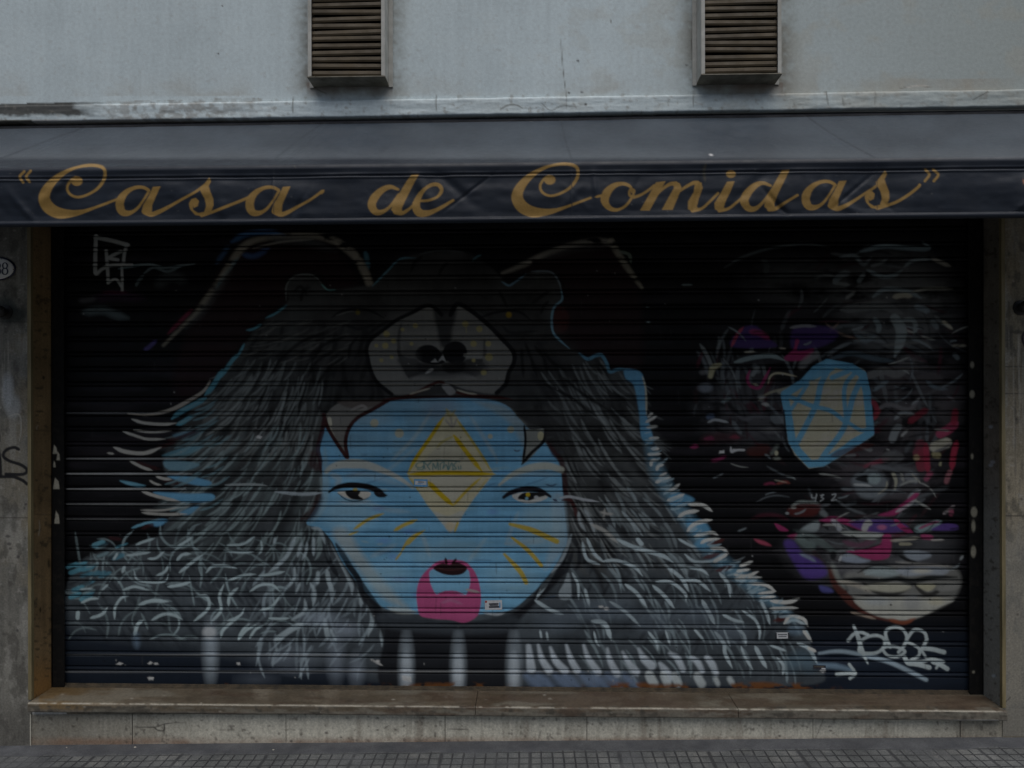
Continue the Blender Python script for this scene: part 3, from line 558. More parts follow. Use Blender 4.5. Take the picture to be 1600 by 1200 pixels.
# strands at the cheeks
for p, w, c in (([(505, 832), (512, 870), (530, 905)], 8, (.012, .014, .018)), ([(525, 850), (550, 890), (580, 935), (600, 955)], 9, (.012, .014, .018)), ([(540, 880), (560, 905), (568, 940)], 8, (.012, .014, .018)), ([(890, 850), (870, 890), (835, 930)], 10, (.012, .014, .018)), ([(895, 860), (885, 890), (872, 925)], 7, (.014, .016, .02)), ([(905, 855), (905, 880), (900, 890)], 6, (.014, .016, .02)),
                ([(487, 825), (500, 828), (508, 850)], 5, (.28, .34, .36)), ([(893, 835), (880, 870), (862, 895)], 5, (.28, .33, .35)), ([(904, 800), (906, 815), (915, 830)], 5, (.3, .34, .35)), ([(913, 795), (922, 812), (930, 835)], 5, (.3, .34, .35)), ([(938, 800), (950, 803), (958, 803)], 4, (.34, .33, .3)), ([(945, 795), (943, 812)], 3, (.34, .33, .3)), ([(925, 820), (945, 830), (965, 848)], 6, (.36, .36, .33))):
    S(p, w, c, .85, 2.5)
# --- the second figure at the right, half hidden by looser spraying
fig = fbm(cv.h, cv.w, 22, 34, 141); fg2 = fbm(cv.h, cv.w, 8, 40, 142); xxf = np.arange(cv.w)[None, :] + cv.x0
for cx_, cy_, rx_, ry_, col_ in ((1400, 480, 110, 110, (.050, .052, .052)), (1165, 640, 95, 70, (.036, .036, .038)), (1430, 620, 90, 90, (.045, .040, .040)), (1380, 740, 110, 60, (.040, .034, .036)), (1360, 860, 150, 70, (.045, .045, .047)), (1250, 440, 110, 50, (.022, .023, .023))):
    e_ = np.clip((1 - np.hypot((xxf - cx_) / rx_, (yy - cy_) / ry_)) * 2.2, 0, 1) * np.clip((fig * .7 + fg2 * .5 - .38) * 4, 0, 1)
    cv.a += e_[:, :, None] * np.array(col_) * 1.5
for k in range(320):
    th = rnd.uniform(0, 6.283); rr_ = rnd.random() ** .6
    x, y = 1350 + 150 * rr_ * math.cos(th), 650 + 270 * rr_ * math.sin(th)
    if rnd.random() < .25: x, y = rnd.gauss(1160, 35), rnd.gauss(620, 45)
    ta = math.atan2(y - 600, x - 1340) + math.pi / 2 + rnd.uniform(-.5, .5)
    c_ = rnd.choice(((.008, .008, .009), (.012, .012, .013), (.10, .11, .115), (.15, .17, .18), (.06, .062, .065), (.20, .22, .22), (.07, .015, .025), (.035, .014, .016)))
    hook(x, y, ta, rnd.uniform(16, 60), rnd.uniform(-.9, .9), rnd.uniform(1.6, 7), c_, rnd.uniform(.35, .8), rnd.choice((1.5, 2.5, 4)))
HG = (.16, .19, .20)
for p, w, c, a in (([(1132, 418), (1160, 402), (1200, 389), (1255, 381), (1295, 386)], 4, (.1, .12, .12), .7), ([(1192, 405), (1198, 415), (1196, 428)], 9, (.06, .07, .07), .6), ([(1215, 432), (1240, 428), (1285, 430)], 12, (.05, .055, .055), .6), ([(1345, 393), (1380, 385), (1420, 388), (1452, 388), (1441, 378)], 7, (.22, .29, .31), .8),
                   ([(1312, 402), (1335, 400), (1349, 413), (1362, 402)], 6, HG, .8), ([(1413, 417), (1425, 408), (1440, 405), (1455, 405)], 5, (.23, .28, .29), .8), ([(1456, 403), (1470, 410), (1485, 416)], 6, (.33, .32, .27), .8), ([(1355, 422), (1378, 432), (1397, 430), (1410, 422)], 6, (.22, .28, .3), .8), ([(1303, 442), (1314, 430), (1328, 426)], 10, HG, .7), ([(1341, 441), (1351, 426)], 7, HG, .8),
                   ([(1322, 466), (1336, 456)], 5, (.27, .28, .27), .7), ([(1364, 464), (1380, 453), (1400, 452), (1425, 458), (1439, 466)], 7, (.23, .28, .3), .8), ([(1396, 464), (1412, 461), (1425, 463)], 8, CR, .7), ([(1424, 457), (1450, 451), (1488, 451)], 4, (.3, .3, .26), .8), ([(1315, 484), (1345, 480), (1380, 478), (1410, 490)], 14, (.15, .16, .16), .7), ([(1430, 478), (1452, 487)], 9, (.22, .27, .3), .7),
                   ([(1366, 497), (1373, 509), (1372, 520)], 8, (.22, .27, .28), .7), ([(1398, 497), (1408, 515), (1406, 535), (1398, 557)], [14, 18, 15, 3], (.25, .29, .29), .8), ([(1410, 500), (1426, 500), (1431, 512), (1427, 522)], 7, (.25, .29, .29), .8), ([(1456, 500), (1465, 514)], 8, HG, .7), ([(1473, 502), (1488, 514)], 5, CR, .8), ([(1488, 540), (1510, 540)], 4, CR, .4), ([(1490, 553), (1498, 561)], 7, HG, .6),
                   ([(1300, 560), (1330, 552), (1365, 560), (1400, 565)], 8, (.07, .1, .12), .7), ([(1350, 590), (1380, 580), (1400, 585), (1420, 578)], 12, (.18, .18, .17), .7), ([(1365, 610), (1380, 600), (1388, 595)], 6, (.2, .25, .27), .7), ([(1448, 595), (1460, 605), (1480, 608)], 6, (.16, .2, .22), .7), ([(1335, 520), (1352, 532), (1368, 525)], 7, (.16, .2, .22), .6), ([(1380, 540), (1440, 535), (1460, 545)], 4, (.14, .14, .13), .6),
                   ([(1290, 505), (1310, 520), (1340, 530)], 3, (.25, .18, .14), .7), ([(1310, 505), (1295, 520)], 2.5, (.3, .2, .16), .7), ([(1370, 640), (1390, 632), (1420, 640), (1437, 622)], 7, (.18, .17, .17), .7), ([(1425, 632), (1437, 622)], 3, (.32, .33, .33), .8), ([(1480, 618), (1492, 626)], 4, (.2, .2, .2), .6)):
    S(p, w, c, a, 3)
PO([(1143, 541), (1158, 514), (1180, 509), (1196, 525), (1212, 542)], VI, .9, 4); S([(1143, 541), (1152, 523), (1162, 511)], 5, (.3, .05, .08), .9, 2); S([(1172, 518), (1188, 521), (1202, 530)], 9, (.25, .03, .09), .8, 4)
PO([(1238, 516), (1262, 509), (1300, 512), (1310, 524), (1285, 541), (1240, 546)], VI, .85, 5); S([(1235, 512), (1255, 509), (1275, 510)], 5, (.25, .25, .26), .7, 2)
PO([(1224, 562), (1240, 545), (1243, 530), (1249, 532), (1246, 548), (1272, 545), (1258, 562)], MG, .95, 2)
PO([(1140, 570), (1165, 552), (1205, 550), (1225, 562), (1200, 570), (1170, 575)], (.02, .02, .022), .9, 4)
S([(1148, 566), (1175, 559), (1205, 556), (1226, 563)], 7, (.24, .3, .3), .8, 2); S([(1163, 550), (1180, 549)], 3, CR, .6); S([(1218, 544), (1228, 545)], 3, (.4, .36, .3), .7)
S([(1110, 588), (1114, 575), (1125, 570)], [7, 10, 5], (.42, .39, .24), .8, 3); S([(1094, 582), (1105, 580)], 8, (.2, .2, .2), .5, 4); DT(1102, 606, 11, 7, (.2, .22, .25), .7, 5); S([(1128, 628), (1142, 622)], 5, (.2, .26, .26), .6, 3)
S([(1172, 578), (1168, 592), (1173, 603), (1186, 606), (1195, 592), (1204, 574)], 5, MG, .9, 1.8); S([(1177, 600), (1185, 602)], 3, CR, .8); S([(1178, 570), (1186, 582)], 8, (.2, .22, .22), .5, 4)
S([(1200, 600), (1204, 588), (1216, 583), (1245, 588)], 3, (.45, .4, .28), .8); S([(1185, 626), (1200, 615), (1225, 607)], 4, (.3, .28, .2), .7); PO([(1215, 610), (1245, 600), (1250, 606), (1222, 616)], (.3, .29, .22), .8, 3); S([(1250, 575), (1265, 560), (1280, 553)], 12, (.22, .22, .22), .7, 5); PO([(1330, 572), (1345, 575), (1352, 580), (1343, 580)], CR, .7, 2)
for x, y, r in ((1190, 620, 6), (1195, 631, 5), (1198, 633, 4), (1190, 625, 4)): DT(x, y, r, r * .5, (.34, .34, .32), .7, 2)
S([(1106, 660), (1116, 656), (1130, 658), (1138, 660)], 4, (.34, .36, .37), .85, 1.5); S([(1105, 652), (1115, 650)], 8, (.1, .14, .22), .7, 4); S([(1150, 648), (1165, 655), (1180, 650), (1200, 652)], 6, (.12, .12, .13), .7, 4); PO([(1203, 650), (1225, 648), (1228, 660), (1210, 662)], (.16, .18, .19), .7, 3); DT(1205, 672, 14, 5, (.14, .14, .14), .7, 5)
PO([(1100, 685), (1112, 681), (1116, 687), (1104, 688)], MG, .9, 3); PO([(1078, 699), (1086, 694), (1092, 697), (1086, 701)], MG, .8, 3); PO([(1140, 684), (1148, 679), (1156, 684), (1150, 686)], (.3, .04, .08), .8, 3); S([(1112, 720), (1122, 718), (1134, 713)], 5, MG, .7, 3); S([(1096, 690), (1125, 682), (1160, 684)], 16, (.05, .018, .022), .6, 9)
S([(1142, 698), (1143, 706), (1152, 703), (1163, 703), (1162, 702)], 3.5, (.5, .5, .5), .95, 1.2); S([(1143, 704), (1150, 702)], 4, (.5, .5, .5), .95, 1.2)
S([(1205, 710), (1212, 700), (1216, 695)], 6, (.15, .17, .15), .7, 4); DT(1213, 708, 3, 4, (.45, .43, .3), .85, 2); DT(1214, 716, 6, 3, (.22, .24, .2), .7, 2); PO([(1170, 700), (1200, 695), (1195, 712), (1170, 712)], (.06, .015, .012), .8, 5)
S([(1228, 744), (1238, 746), (1243, 749)], 3, (.25, .28, .27), .7); S([(1194, 757), (1205, 755), (1212, 757)], 4, (.22, .03, .07), .8, 3); S([(1214, 756), (1226, 753), (1234, 755)], 4, (.25, .06, .05), .8, 3); S([(1210, 750), (1230, 754)], 1.5, CR, .6)
# crystal
PO([(1222, 612), (1256, 594), (1272, 573), (1292, 563), (1330, 570), (1352, 581), (1359, 612), (1363, 650), (1365, 680), (1345, 693), (1315, 713), (1285, 729), (1264, 732), (1242, 711), (1232, 690), (1227, 650)], (.40, .375, .27), 1, 1.8, False)
cm = [(1238, 625), (1265, 605), (1300, 580), (1340, 600), (1345, 660), (1300, 700), (1255, 700)]
for k in range(26): S([(x0_ := rnd.uniform(1245, 1345), y0__ := rnd.uniform(590, 700)), (x0_ + rnd.uniform(8, 22), y0__ - rnd.uniform(3, 10))], rnd.uniform(3, 8), (.42, .39, .34), .5, 4)
BC = (.12, .32, .46)
S([(1226, 616), (1256, 597), (1274, 577), (1293, 567), (1330, 574), (1348, 585), (1354, 612), (1358, 650), (1360, 676), (1342, 688), (1312, 707), (1285, 723), (1266, 725), (1248, 706), (1238, 690), (1232, 650), (1226, 618)], 12, BC, 1, 1.8, False, True)
for p, w in (([(1297, 574), (1283, 600), (1276, 630), (1262, 660), (1246, 690)], 9), ([(1230, 618), (1268, 634), (1298, 642), (1322, 660)], 7), ([(1347, 590), (1333, 620), (1324, 655), (1312, 680), (1292, 705), (1280, 724)], 9), ([(1262, 600), (1244, 628), (1236, 640)], 6), ([(1340, 578), (1320, 605), (1322, 655)], 7), ([(1322, 658), (1345, 672), (1360, 668)], 6), ([(1360, 676), (1330, 692), (1318, 705)], 9), ([(1270, 590), (1300, 575)], 9), ([(1300, 590), (1325, 580)], 8)):
    S(p, w, BC, .95, 1.8, False)
S([(1225, 640), (1229, 690), (1240, 712)], 3, BK, .8); DT(1300, 570, 12, 5, (.14, .36, .52), .9, 3)
# features of the second figure
for p, w, c, a in (([(1363, 625), (1370, 640), (1366, 655)], 8, (.25, .03, .05), .9), ([(1375, 640), (1366, 656)], 5, (.3, .05, .06), .7), ([(1398, 655), (1410, 645), (1430, 648)], 6, (.26, .28, .28), .8), ([(1412, 655), (1416, 662), (1425, 650)], 9, BK, .9), ([(1393, 690), (1400, 672), (1408, 666)], 12, (.22, .24, .24), .8), ([(1418, 672), (1408, 682)], 4, (.34, .34, .32), .8), ([(1420, 660), (1440, 645), (1450, 640)], 10, (.2, .02, .035), .8),
                   ([(1350, 700), (1358, 704), (1363, 703)], 3, (.25, .25, .24), .7), ([(1386, 702), (1389, 703)], 4, (.4, .4, .38), .9), ([(1300, 712), (1340, 700), (1365, 695)], 10, (.07, .015, .012), .6), ([(1350, 730), (1370, 722), (1390, 716)], 7, (.25, .04, .07), .7), ([(1432, 712), (1438, 700), (1437, 690)], 16, (.2, .04, .06), .7), ([(1440, 735), (1438, 720), (1443, 700)], 14, (.22, .03, .05), .8),
                   ([(1465, 680), (1480, 672), (1496, 660)], 14, (.32, .05, .1), .9), ([(1493, 640), (1490, 665)], 10, (.24, .02, .04), .8), ([(1495, 690), (1490, 710), (1487, 735)], 9, (.34, .03, .06), .9), ([(1447, 693), (1448, 715), (1450, 740)], 9, (.3, .03, .06), .9), ([(1456, 700), (1470, 695), (1485, 690)], 16, CR, .85), ([(1458, 710), (1468, 712)], 10, (.34, .3, .16), .8), ([(1469, 726), (1470, 722)], 11, (.38, .36, .22), .85), ([(1460, 706), (1475, 700), (1486, 693)], 3.5, (.1, .1, .11), .9),
                   ([(1430, 718), (1434, 712)], 10, (.36, .3, .16), .7), ([(1446, 750), (1452, 742), (1456, 738)], 8, (.34, .08, .14), .8), ([(1478, 755), (1482, 742), (1486, 735)], 8, (.36, .14, .16), .7), ([(1410, 715), (1390, 712), (1380, 720)], 14, (.1, .1, .1), .8), ([(1335, 745), (1350, 740), (1370, 735)], 8, (.2, .22, .23), .8), ([(1440, 620), (1480, 600)], 4, (.12, .12, .12), .5)):
    S(p, w, c, a, 3)
DT(1384, 752, 52, 24, (.06, .062, .065), .7, 16); S([(1360, 728), (1395, 734), (1408, 752), (1392, 772)], 7, (.13, .14, .15), .75, 4); S([(1398, 730), (1425, 738), (1436, 752)], 9, (.12, .125, .13), .7, 5)
PO([(1330, 752), (1345, 738), (1370, 736), (1385, 748), (1388, 765), (1370, 778), (1345, 776)], (.15, .17, .18), .9, 6); PO([(1336, 748), (1352, 742), (1358, 746), (1357, 754), (1345, 752)], BK, .95, 2); DT(1366, 748, 10, 9, (.27, .33, .33), .9, 4); S([(1334, 757), (1350, 758), (1362, 760)], 4, (.42, .44, .43), .9, 2); S([(1380, 735), (1392, 745), (1390, 760), (1376, 770)], 6, (.02, .02, .022), .9, 3); S([(1386, 752), (1384, 763), (1372, 772)], 3, (.38, .36, .28), .8, 2)
S([(1396, 740), (1400, 752), (1398, 765)], [6, 5, 2], (.4, .39, .29), .8, 2); S([(1408, 740), (1412, 752)], 5, (.34, .34, .3), .7, 2); S([(1418, 745), (1425, 745), (1432, 752)], 14, (.2, .21, .22), .8, 4); S([(1425, 740), (1438, 755)], 3, (.36, .35, .29), .8, 1.5); S([(1420, 780), (1430, 770), (1438, 765)], 8, (.26, .28, .29), .8, 3)
PO([(1372, 805), (1395, 797), (1412, 785), (1430, 770), (1436, 772), (1425, 785), (1410, 797), (1395, 806)], MG, .95, 3); S([(1400, 800), (1418, 790), (1432, 780)], 5, (.36, .38, .38), .7, 2); S([(1410, 800), (1425, 795), (1432, 790)], 6, BK, .8, 2); S([(1474, 803), (1485, 795), (1492, 790)], 5, (.32, .28, .28), .8, 2); DT(1486, 800, 4, 6, (.3, .07, .12), .7, 3)
S([(1234, 795), (1248, 785), (1265, 785), (1280, 786)], 5, (.24, .27, .25), .8, 3); PO([(1232, 794), (1255, 788), (1282, 790), (1272, 806), (1236, 806)], (.08, .014, .012), .8, 5); DT(1240, 793, 4, 2, (.36, .36, .32), .8); DT(1230, 802, 3, 2, (.28, .3, .3), .8); S([(1282, 800), (1292, 806)], 8, (.18, .2, .2), .7, 4)
PO([(1210, 818), (1218, 820), (1232, 829), (1218, 829)], MG, .9, 2); PO([(1250, 830), (1265, 818), (1280, 815), (1276, 830)], (.26, .3, .3), .85, 4); S([(1282, 814), (1310, 812), (1345, 824), (1365, 832)], 9, MG, .9, 3); S([(1300, 812), (1310, 822), (1312, 830)], 8, (.33, .35, .37), .8, 3); S([(1282, 815), (1295, 828)], 5, BK, .8, 2)
PO([(1328, 818), (1360, 812), (1400, 814), (1420, 825), (1400, 832), (1360, 832)], (.085, .045, .19), .9, 4); S([(1350, 828), (1355, 818), (1362, 818)], 10, (.4, .4, .36), .85, 3); DT(1378, 824, 7, 4, (.4, .12, .22), .85, 3); S([(1398, 812), (1410, 824), (1426, 832)], 8, MG, .95, 2)
S([(1430, 828), (1455, 822), (1470, 815)], 12, (.22, .3, .31), .85, 4); S([(1436, 826), (1455, 818), (1468, 815)], 4, MG, .85, 2); PO([(1455, 828), (1475, 818), (1495, 820), (1494, 828)], (.085, .045, .2), .95, 3)
PO([(1178, 842), (1195, 846), (1205, 853), (1188, 850)], (.34, .06, .1), .9, 3); PO([(1230, 838), (1245, 833), (1243, 842)], MG, .7, 3); PO([(1225, 850), (1240, 845), (1255, 865), (1275, 872), (1290, 885), (1290, 900), (1265, 905), (1250, 895)], (.075, .042, .2), .95, 6); PO([(1280, 915), (1295, 918), (1302, 925), (1285, 925)], (.08, .08, .25), .85, 4); S([(1246, 838), (1260, 850), (1275, 852)], 14, (.13, .17, .16), .8, 6); S([(1250, 865), (1265, 872), (1275, 878)], 5, (.2, .25, .28), .7, 3)
PO([(1318, 902), (1345, 888), (1400, 884), (1440, 889), (1485, 884), (1502, 904), (1490, 936), (1452, 957), (1412, 970), (1370, 963), (1338, 942)], (.17, .17, .155), .9, 7)
[S([(1240 + k * 5, 828 + k * 3), (1262 + k * 5, 832 + k * 4), (1290 + k * 4, 846 + k * 4)], rnd.uniform(3, 8), (.10 * f, .125 * f, .12 * f), .6, 4) for k, f in enumerate((.6, 1, 1.5, .8, .3, 1.2))]; DT(1330, 880, 40, 14, (.10, .10, .105), .6, 10); DT(1440, 860, 50, 16, (.05, .052, .056), .7, 12)
PO([(1315, 834), (1340, 840), (1365, 843), (1380, 836), (1372, 832), (1320, 830)], (.33, .35, .32), .9, 3); PO([(1322, 862), (1350, 858), (1375, 850), (1380, 836), (1392, 836), (1392, 862), (1385, 873), (1362, 875), (1340, 868)], MG, .95, 3); S([(1318, 846), (1340, 852), (1368, 846)], 8, (.12, .05, .08), .8, 4)
PO([(1315, 872), (1325, 864), (1345, 872), (1360, 876), (1345, 880), (1320, 878)], (.26, .3, .36), .85, 4); S([(1311, 878), (1315, 868)], 4, (.4, .42, .42), .85, 1.5); DT(1302, 868, 5, 7, BK, .9, 3); S([(1392, 845), (1420, 842), (1438, 840)], 5, (.34, .32, .26), .8, 2); S([(1405, 850), (1425, 850)], 5, (.33, .31, .22), .7, 2); S([(1440, 838), (1458, 840)], 8, (.3, .04, .12), .85, 3); S([(1455, 844), (1475, 843)], 3, (.4, .38, .34), .7)
PO([(1412, 862), (1430, 860), (1452, 864), (1454, 870), (1435, 876), (1420, 873)], (.22, .25, .28), .85, 4); S([(1405, 868), (1420, 876), (1435, 880)], 5, BK, .9, 2); S([(1318, 905), (1345, 906), (1375, 908), (1400, 904), (1425, 908), (1460, 902), (1495, 902)], 8, (.010, .012, .012), .95, 3); S([(1345, 908), (1372, 926), (1400, 928), (1425, 914), (1432, 910)], 6, (.028, .028, .026), .92, 2.5); S([(1428, 912), (1445, 928), (1462, 926), (1478, 912)], 6, (.03, .028, .025), .92, 2.5); S([(1335, 930), (1400, 932), (1490, 932)], 4, (.012, .012, .012), .9, 2); S([(1340, 895), (1365, 884), (1395, 886)], 3, BK, .9, 1.6); S([(1408, 898), (1428, 888), (1455, 892), (1478, 890)], 3, BK, .85, 1.6); S([(1352, 898), (1372, 893), (1398, 897)], 4, (.3, .34, .34), .8, 2); S([(1420, 897), (1445, 893), (1470, 894)], 4, (.32, .34, .33), .8, 2); S([(1500, 875), (1505, 868)], 4, (.3, .33, .33), .7, 2)
S([(1400, 878), (1440, 882), (1482, 884)], 4, (.32, .31, .28), .6, 3)
PO([(1350, 895), (1365, 886), (1395, 888), (1405, 898), (1380, 902)], (.24, .29, .29), .8, 5); PO([(1400, 890), (1430, 886), (1480, 888), (1475, 898), (1445, 898), (1415, 900)], (.26, .29, .32), .85, 4); DT(1440, 892, 14, 4, CR, .6, 4)
S([(1298, 890), (1304, 910), (1320, 930), (1335, 945), (1360, 960), (1400, 971)], [8, 12, 13, 9, 7, 6], (.075, .022, .016), .9, 3); S([(1300, 880), (1308, 900), (1320, 920)], 8, (.26, .28, .25), .6, 5); S([(1310, 908), (1340, 915), (1360, 925)], 7, (.33, .3, .24), .7, 4)
PO([(1345, 918), (1370, 912), (1405, 912), (1424, 916), (1410, 924), (1375, 924)], (.37, .36, .28), .9, 4); PO([(1432, 914), (1455, 912), (1462, 916), (1450, 924)], (.37, .35, .24), .9, 3); PO([(1465, 918), (1485, 911), (1500, 914), (1492, 922), (1468, 924)], (.24, .24, .22), .8, 4)
PO([(1334, 937), (1360, 934), (1430, 934), (1490, 936), (1470, 948), (1440, 963), (1412, 969), (1375, 964), (1350, 953)], (.38, .38, .33), .95, 3); DT(1425, 942, 14, 12, (.2, .21, .22), .5, 10); DT(1370, 940, 20, 6, (.3, .33, .34), .6, 6); DT(1463, 940, 12, 6, (.4, .37, .26), .6, 5)
S([(1390, 968), (1412, 973), (1430, 966)], 6, (.2, .06, .03), .85, 3); S([(1330, 957), (1350, 962), (1368, 967)], 4, (.33, .26, .2), .7, 2); DT(1392, 945, 1.5, 1.5, BK, 1, 1); DT(1453, 937, 1.5, 1.5, BK, 1, 1)
for k in range(90):
    x, y = rnd.gauss(1345, 105), rnd.uniform(500, 900)
    if 1100 < x < 1500 and not (1215 < x < 1370 and 555 < y < 738): hook(x, y, rnd.uniform(-.6, .6), rnd.uniform(10, 40), rnd.uniform(-1, 1), rnd.uniform(1.5, 4), rnd.choice(((.010, .010, .011), (.2, .23, .24), (.33, .34, .31), (.008, .008, .008))), .7, 1.6)
for x, y in ((1405, 1029),): pass
for p in ([(1268, 773), (1269, 778), (1275, 777), (1276, 772), (1274, 783)], [(1282, 774), (1287, 773), (1283, 777), (1287, 779), (1282, 783)], [(1300, 773), (1306, 772), (1303, 778), (1299, 782), (1307, 781)]):
    S(p, 1.6, (.34, .36, .36), .9, 1, False)
# --- pale tag, lower right
TG = (.40, .46, .46)
S([(1280, 1021), (1302, 1018), (1325, 1019), (1359, 1026), (1388, 1034), (1415, 1046), (1447, 1062)], [4, 6, 6, 7, 7, 7, 6], (.3, .38, .43), .9, 3); S([(1280, 1040), (1305, 1041), (1332, 1047)], [8, 9, 5], (.17, .25, .32), .85, 5)
for p, w in (([(1325, 1001), (1334, 991), (1345, 988), (1356, 992)], 5), ([(1334, 978), (1341, 996), (1347, 1017), (1356, 1037)], [4, 7, 7, 2]), ([(1345, 1001), (1356, 995), (1370, 993), (1381, 998), (1382, 1009), (1372, 1019), (1356, 1021), (1343, 1018), (1344, 1006)], 5), ([(1391, 1011), (1385, 997), (1384, 987), (1392, 981), (1403, 980), (1413, 986), (1417, 997), (1413, 1008), (1404, 1019)], 5),
             ([(1379, 1013), (1388, 1010), (1401, 1011), (1414, 1018), (1402, 1026), (1387, 1024), (1379, 1015)], 4.5), ([(1417, 999), (1426, 986), (1435, 984), (1445, 989), (1448, 999)], 5), ([(1448, 999), (1444, 1008), (1437, 1018)], 5), ([(1417, 1003), (1428, 1008), (1437, 1015), (1435, 1025), (1424, 1031)], 4.5), ([(1442, 1013), (1455, 1014), (1475, 1019)], 7), ([(1440, 1016), (1446, 1026)], 4),
             ([(1414, 1028), (1419, 1036), (1433, 1038), (1452, 1043)], 7), ([(1420, 1033), (1440, 1034), (1456, 1030), (1474, 1034)], 5), ([(1458, 1034), (1468, 1038), (1480, 1045)], 7), ([(1463, 1044), (1470, 1032)], 4), ([(1308, 1054), (1322, 1052), (1336, 1052)], 6), ([(1327, 1038), (1336, 1052), (1328, 1060)], 4.5)):
    S(p, w, TG, .95, 1.4, False)
# --- torn paper, chips, drips, bead highlights
for x, y in ((186, 1037), (235, 1036), (243, 1037), (236, 1060), (372, 1037), (590, 1033), (405, 683), (1128, 706), (939, 948), (947, 951), (1286, 1048)):
    for _ in range(3):
        a, r = rnd.uniform(0, 6.28), rnd.uniform(2, 4.5)
        PO([(x + rnd.uniform(-3, 3) + r * math.cos(a + t) * rnd.uniform(.6, 1.4), y + r * .7 * math.sin(a + t)) for t in (0, 1.9, 3.4, 4.8)], (.5, .5, .48), .9, 1, False)
PO([(628, 1056), (642, 1057), (643, 1066), (629, 1063)], (.45, .46, .45), .9, 1, False)
S([(579, 1030), (588, 1035), (598, 1040)], 3.5, (.45, .45, .43), .85, 1, True, False, .4)
for k in range(260):
    x, y = rnd.uniform(110, 1510), rnd.uniform(420, 1068)
    DT(x, y, rnd.uniform(.5, 1.3), rnd.uniform(.5, 1.6), BK if rnd.random() < .7 else (.3, .3, .29), .8, .9)
for k in range(70):
    x, y = rnd.uniform(110, 1510), rnd.uniform(450, 1050)
    S([(x, y), (x + rnd.uniform(-1, 1), y + rnd.uniform(6, 24))], rnd.uniform(.8, 1.6), (.05, .05, .05), .5, 1)
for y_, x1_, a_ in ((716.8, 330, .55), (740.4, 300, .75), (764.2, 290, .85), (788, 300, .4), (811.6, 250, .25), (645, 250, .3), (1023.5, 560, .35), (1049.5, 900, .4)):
    S([(104, y_), (180, y_), (x1_, y_)], [1.5, 3, 1], (.42, .43, .42), a_, 1.5)  # worn paint and bright highlights along the slat beads, both painted pale
# grime and fading over everything, in slat-wise streaks
gr = fbm(cv.h, cv.w, 9, 160, 55); gb = fbm(cv.h, cv.w, 120, 160, 56); gs = fbm(cv.h, cv.w, 90, 5, 57)
cv.a *= (0.72 + .34 * gr + .22 * gb)[:, :, None] * (0.92 + .16 * gs)[:, :, None]
# rust along the bottom edge
xx = np.arange(cv.w)[None, :] + cv.x0
ru = fbm(cv.h, cv.w, 8, 16, 61); rl = fbm(cv.h, cv.w, 900, 90, 62)
ra = np.clip((yy - 1066 + 16 * (rl - .5)) / 7, 0, 1) * np.clip((ru - .47) * 7, 0, 1) * np.clip((rl - .38) * 7, 0, 1)
ra = ra * ((xx > 350) & (xx < 1330))
cv.a += (np.clip(ra * 1.3, 0, 1) * .9)[:, :, None] * (np.array((.17, .066, .02)) - cv.a)
# ------------------------------------------------------------------ wear, joints and dirt of the stone and plaster (photo pixels)
st = Canvas(-160, -120, 1760, 1260, (.5, .5, .48))
st.rag = fbm(st.h, st.w, 6, 10, 191)
H_, W_ = st.h, st.w
XX = np.arange(W_)[None, :] + st.x0; YY = np.arange(H_)[:, None] + st.y0
S, PO, DT = st.stroke, st.poly, st.dot
def fill(x0, y0, x1, y1, col):
    m = ((XX >= x0) & (XX < x1) & (YY >= y0) & (YY < y1))
    st.a[m] = col
def stain(mask, col, al=1.0):
    m = np.clip(mask, 0, 1)[:, :, None] * al
    st.a[:] = st.a + m * (np.array(col) - st.a)
big = fbm(H_, W_, 150, 220, 70); med = fbm(H_, W_, 36, 44, 71); fine = fbm(H_, W_, 6, 7, 72); strk = fbm(H_, W_, 130, 6, 73); hst = fbm(H_, W_, 6, 90, 74)
# plaster wall and ledge
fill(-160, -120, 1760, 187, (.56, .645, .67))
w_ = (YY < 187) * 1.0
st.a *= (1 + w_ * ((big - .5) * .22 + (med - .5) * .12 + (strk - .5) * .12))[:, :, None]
stain(w_ * np.clip((XX - 900) / 700, 0, 1) * .95, (.36, .40, .385))  # darker to the right: dirt plus light falloff painted into the plaster
stain(w_ * np.clip((med - .55) * 3, 0, .35) * np.clip((XX - 600) / 500, .1, 1), (.42, .41, .35))
stain(w_ * np.clip((fine - .70) * 5, 0, .25), (.36, .36, .34))
stain(w_ * np.clip(1 - (145 - YY) / 40, 0, 1) * (YY < 150) * np.clip((med - .35) * 2, 0, 1) * .5, (.36, .34, .29))
for vx0, vx1 in ((478, 614), (1082, 1224)):
    d = np.hypot(np.maximum(np.maximum(vx0 - XX, XX - vx1), 0), np.maximum(YY - 134, 0))
    stain(w_ * np.clip(1 - d / 34, 0, 1) ** 1.5 * np.clip((.7 * med + .5 * fine - .3) * 2.2, 0, 1) * .8, (.2, .19, .16))
    stain(w_ * np.clip(1 - np.maximum(0, YY - 134) / 22, 0, 1) * (YY > 128) * ((XX > vx0) & (XX < vx1)) * np.clip(med * 1.6, 0, 1) * .8, (.22, .18, .15))
fade = fbm(H_, W_, 12, 40, 75)
lb = (YY > np.interp(XX, [0, 460, 1200, 1600], [162, 151, 143, 142])) * (YY < 190)
stain(lb * np.clip((165 - XX) / 40 + (fade - .5) * 2, 0, 1) * np.clip((186 - YY - 8 * fine) / 5, 0, 1) * 1.0, (.05, .047, .042), .92)
stain(lb * np.clip((440 - XX) / 120, 0, 1) * np.clip((XX - 140) / 60, 0, 1) * np.clip((fine * .7 + med * .5 - .56) * 8, 0, 1), (.26, .25, .23), .6)
stain(lb * np.clip((fine - .62) * 6, 0, 1) * .5, (.25, .24, .21))
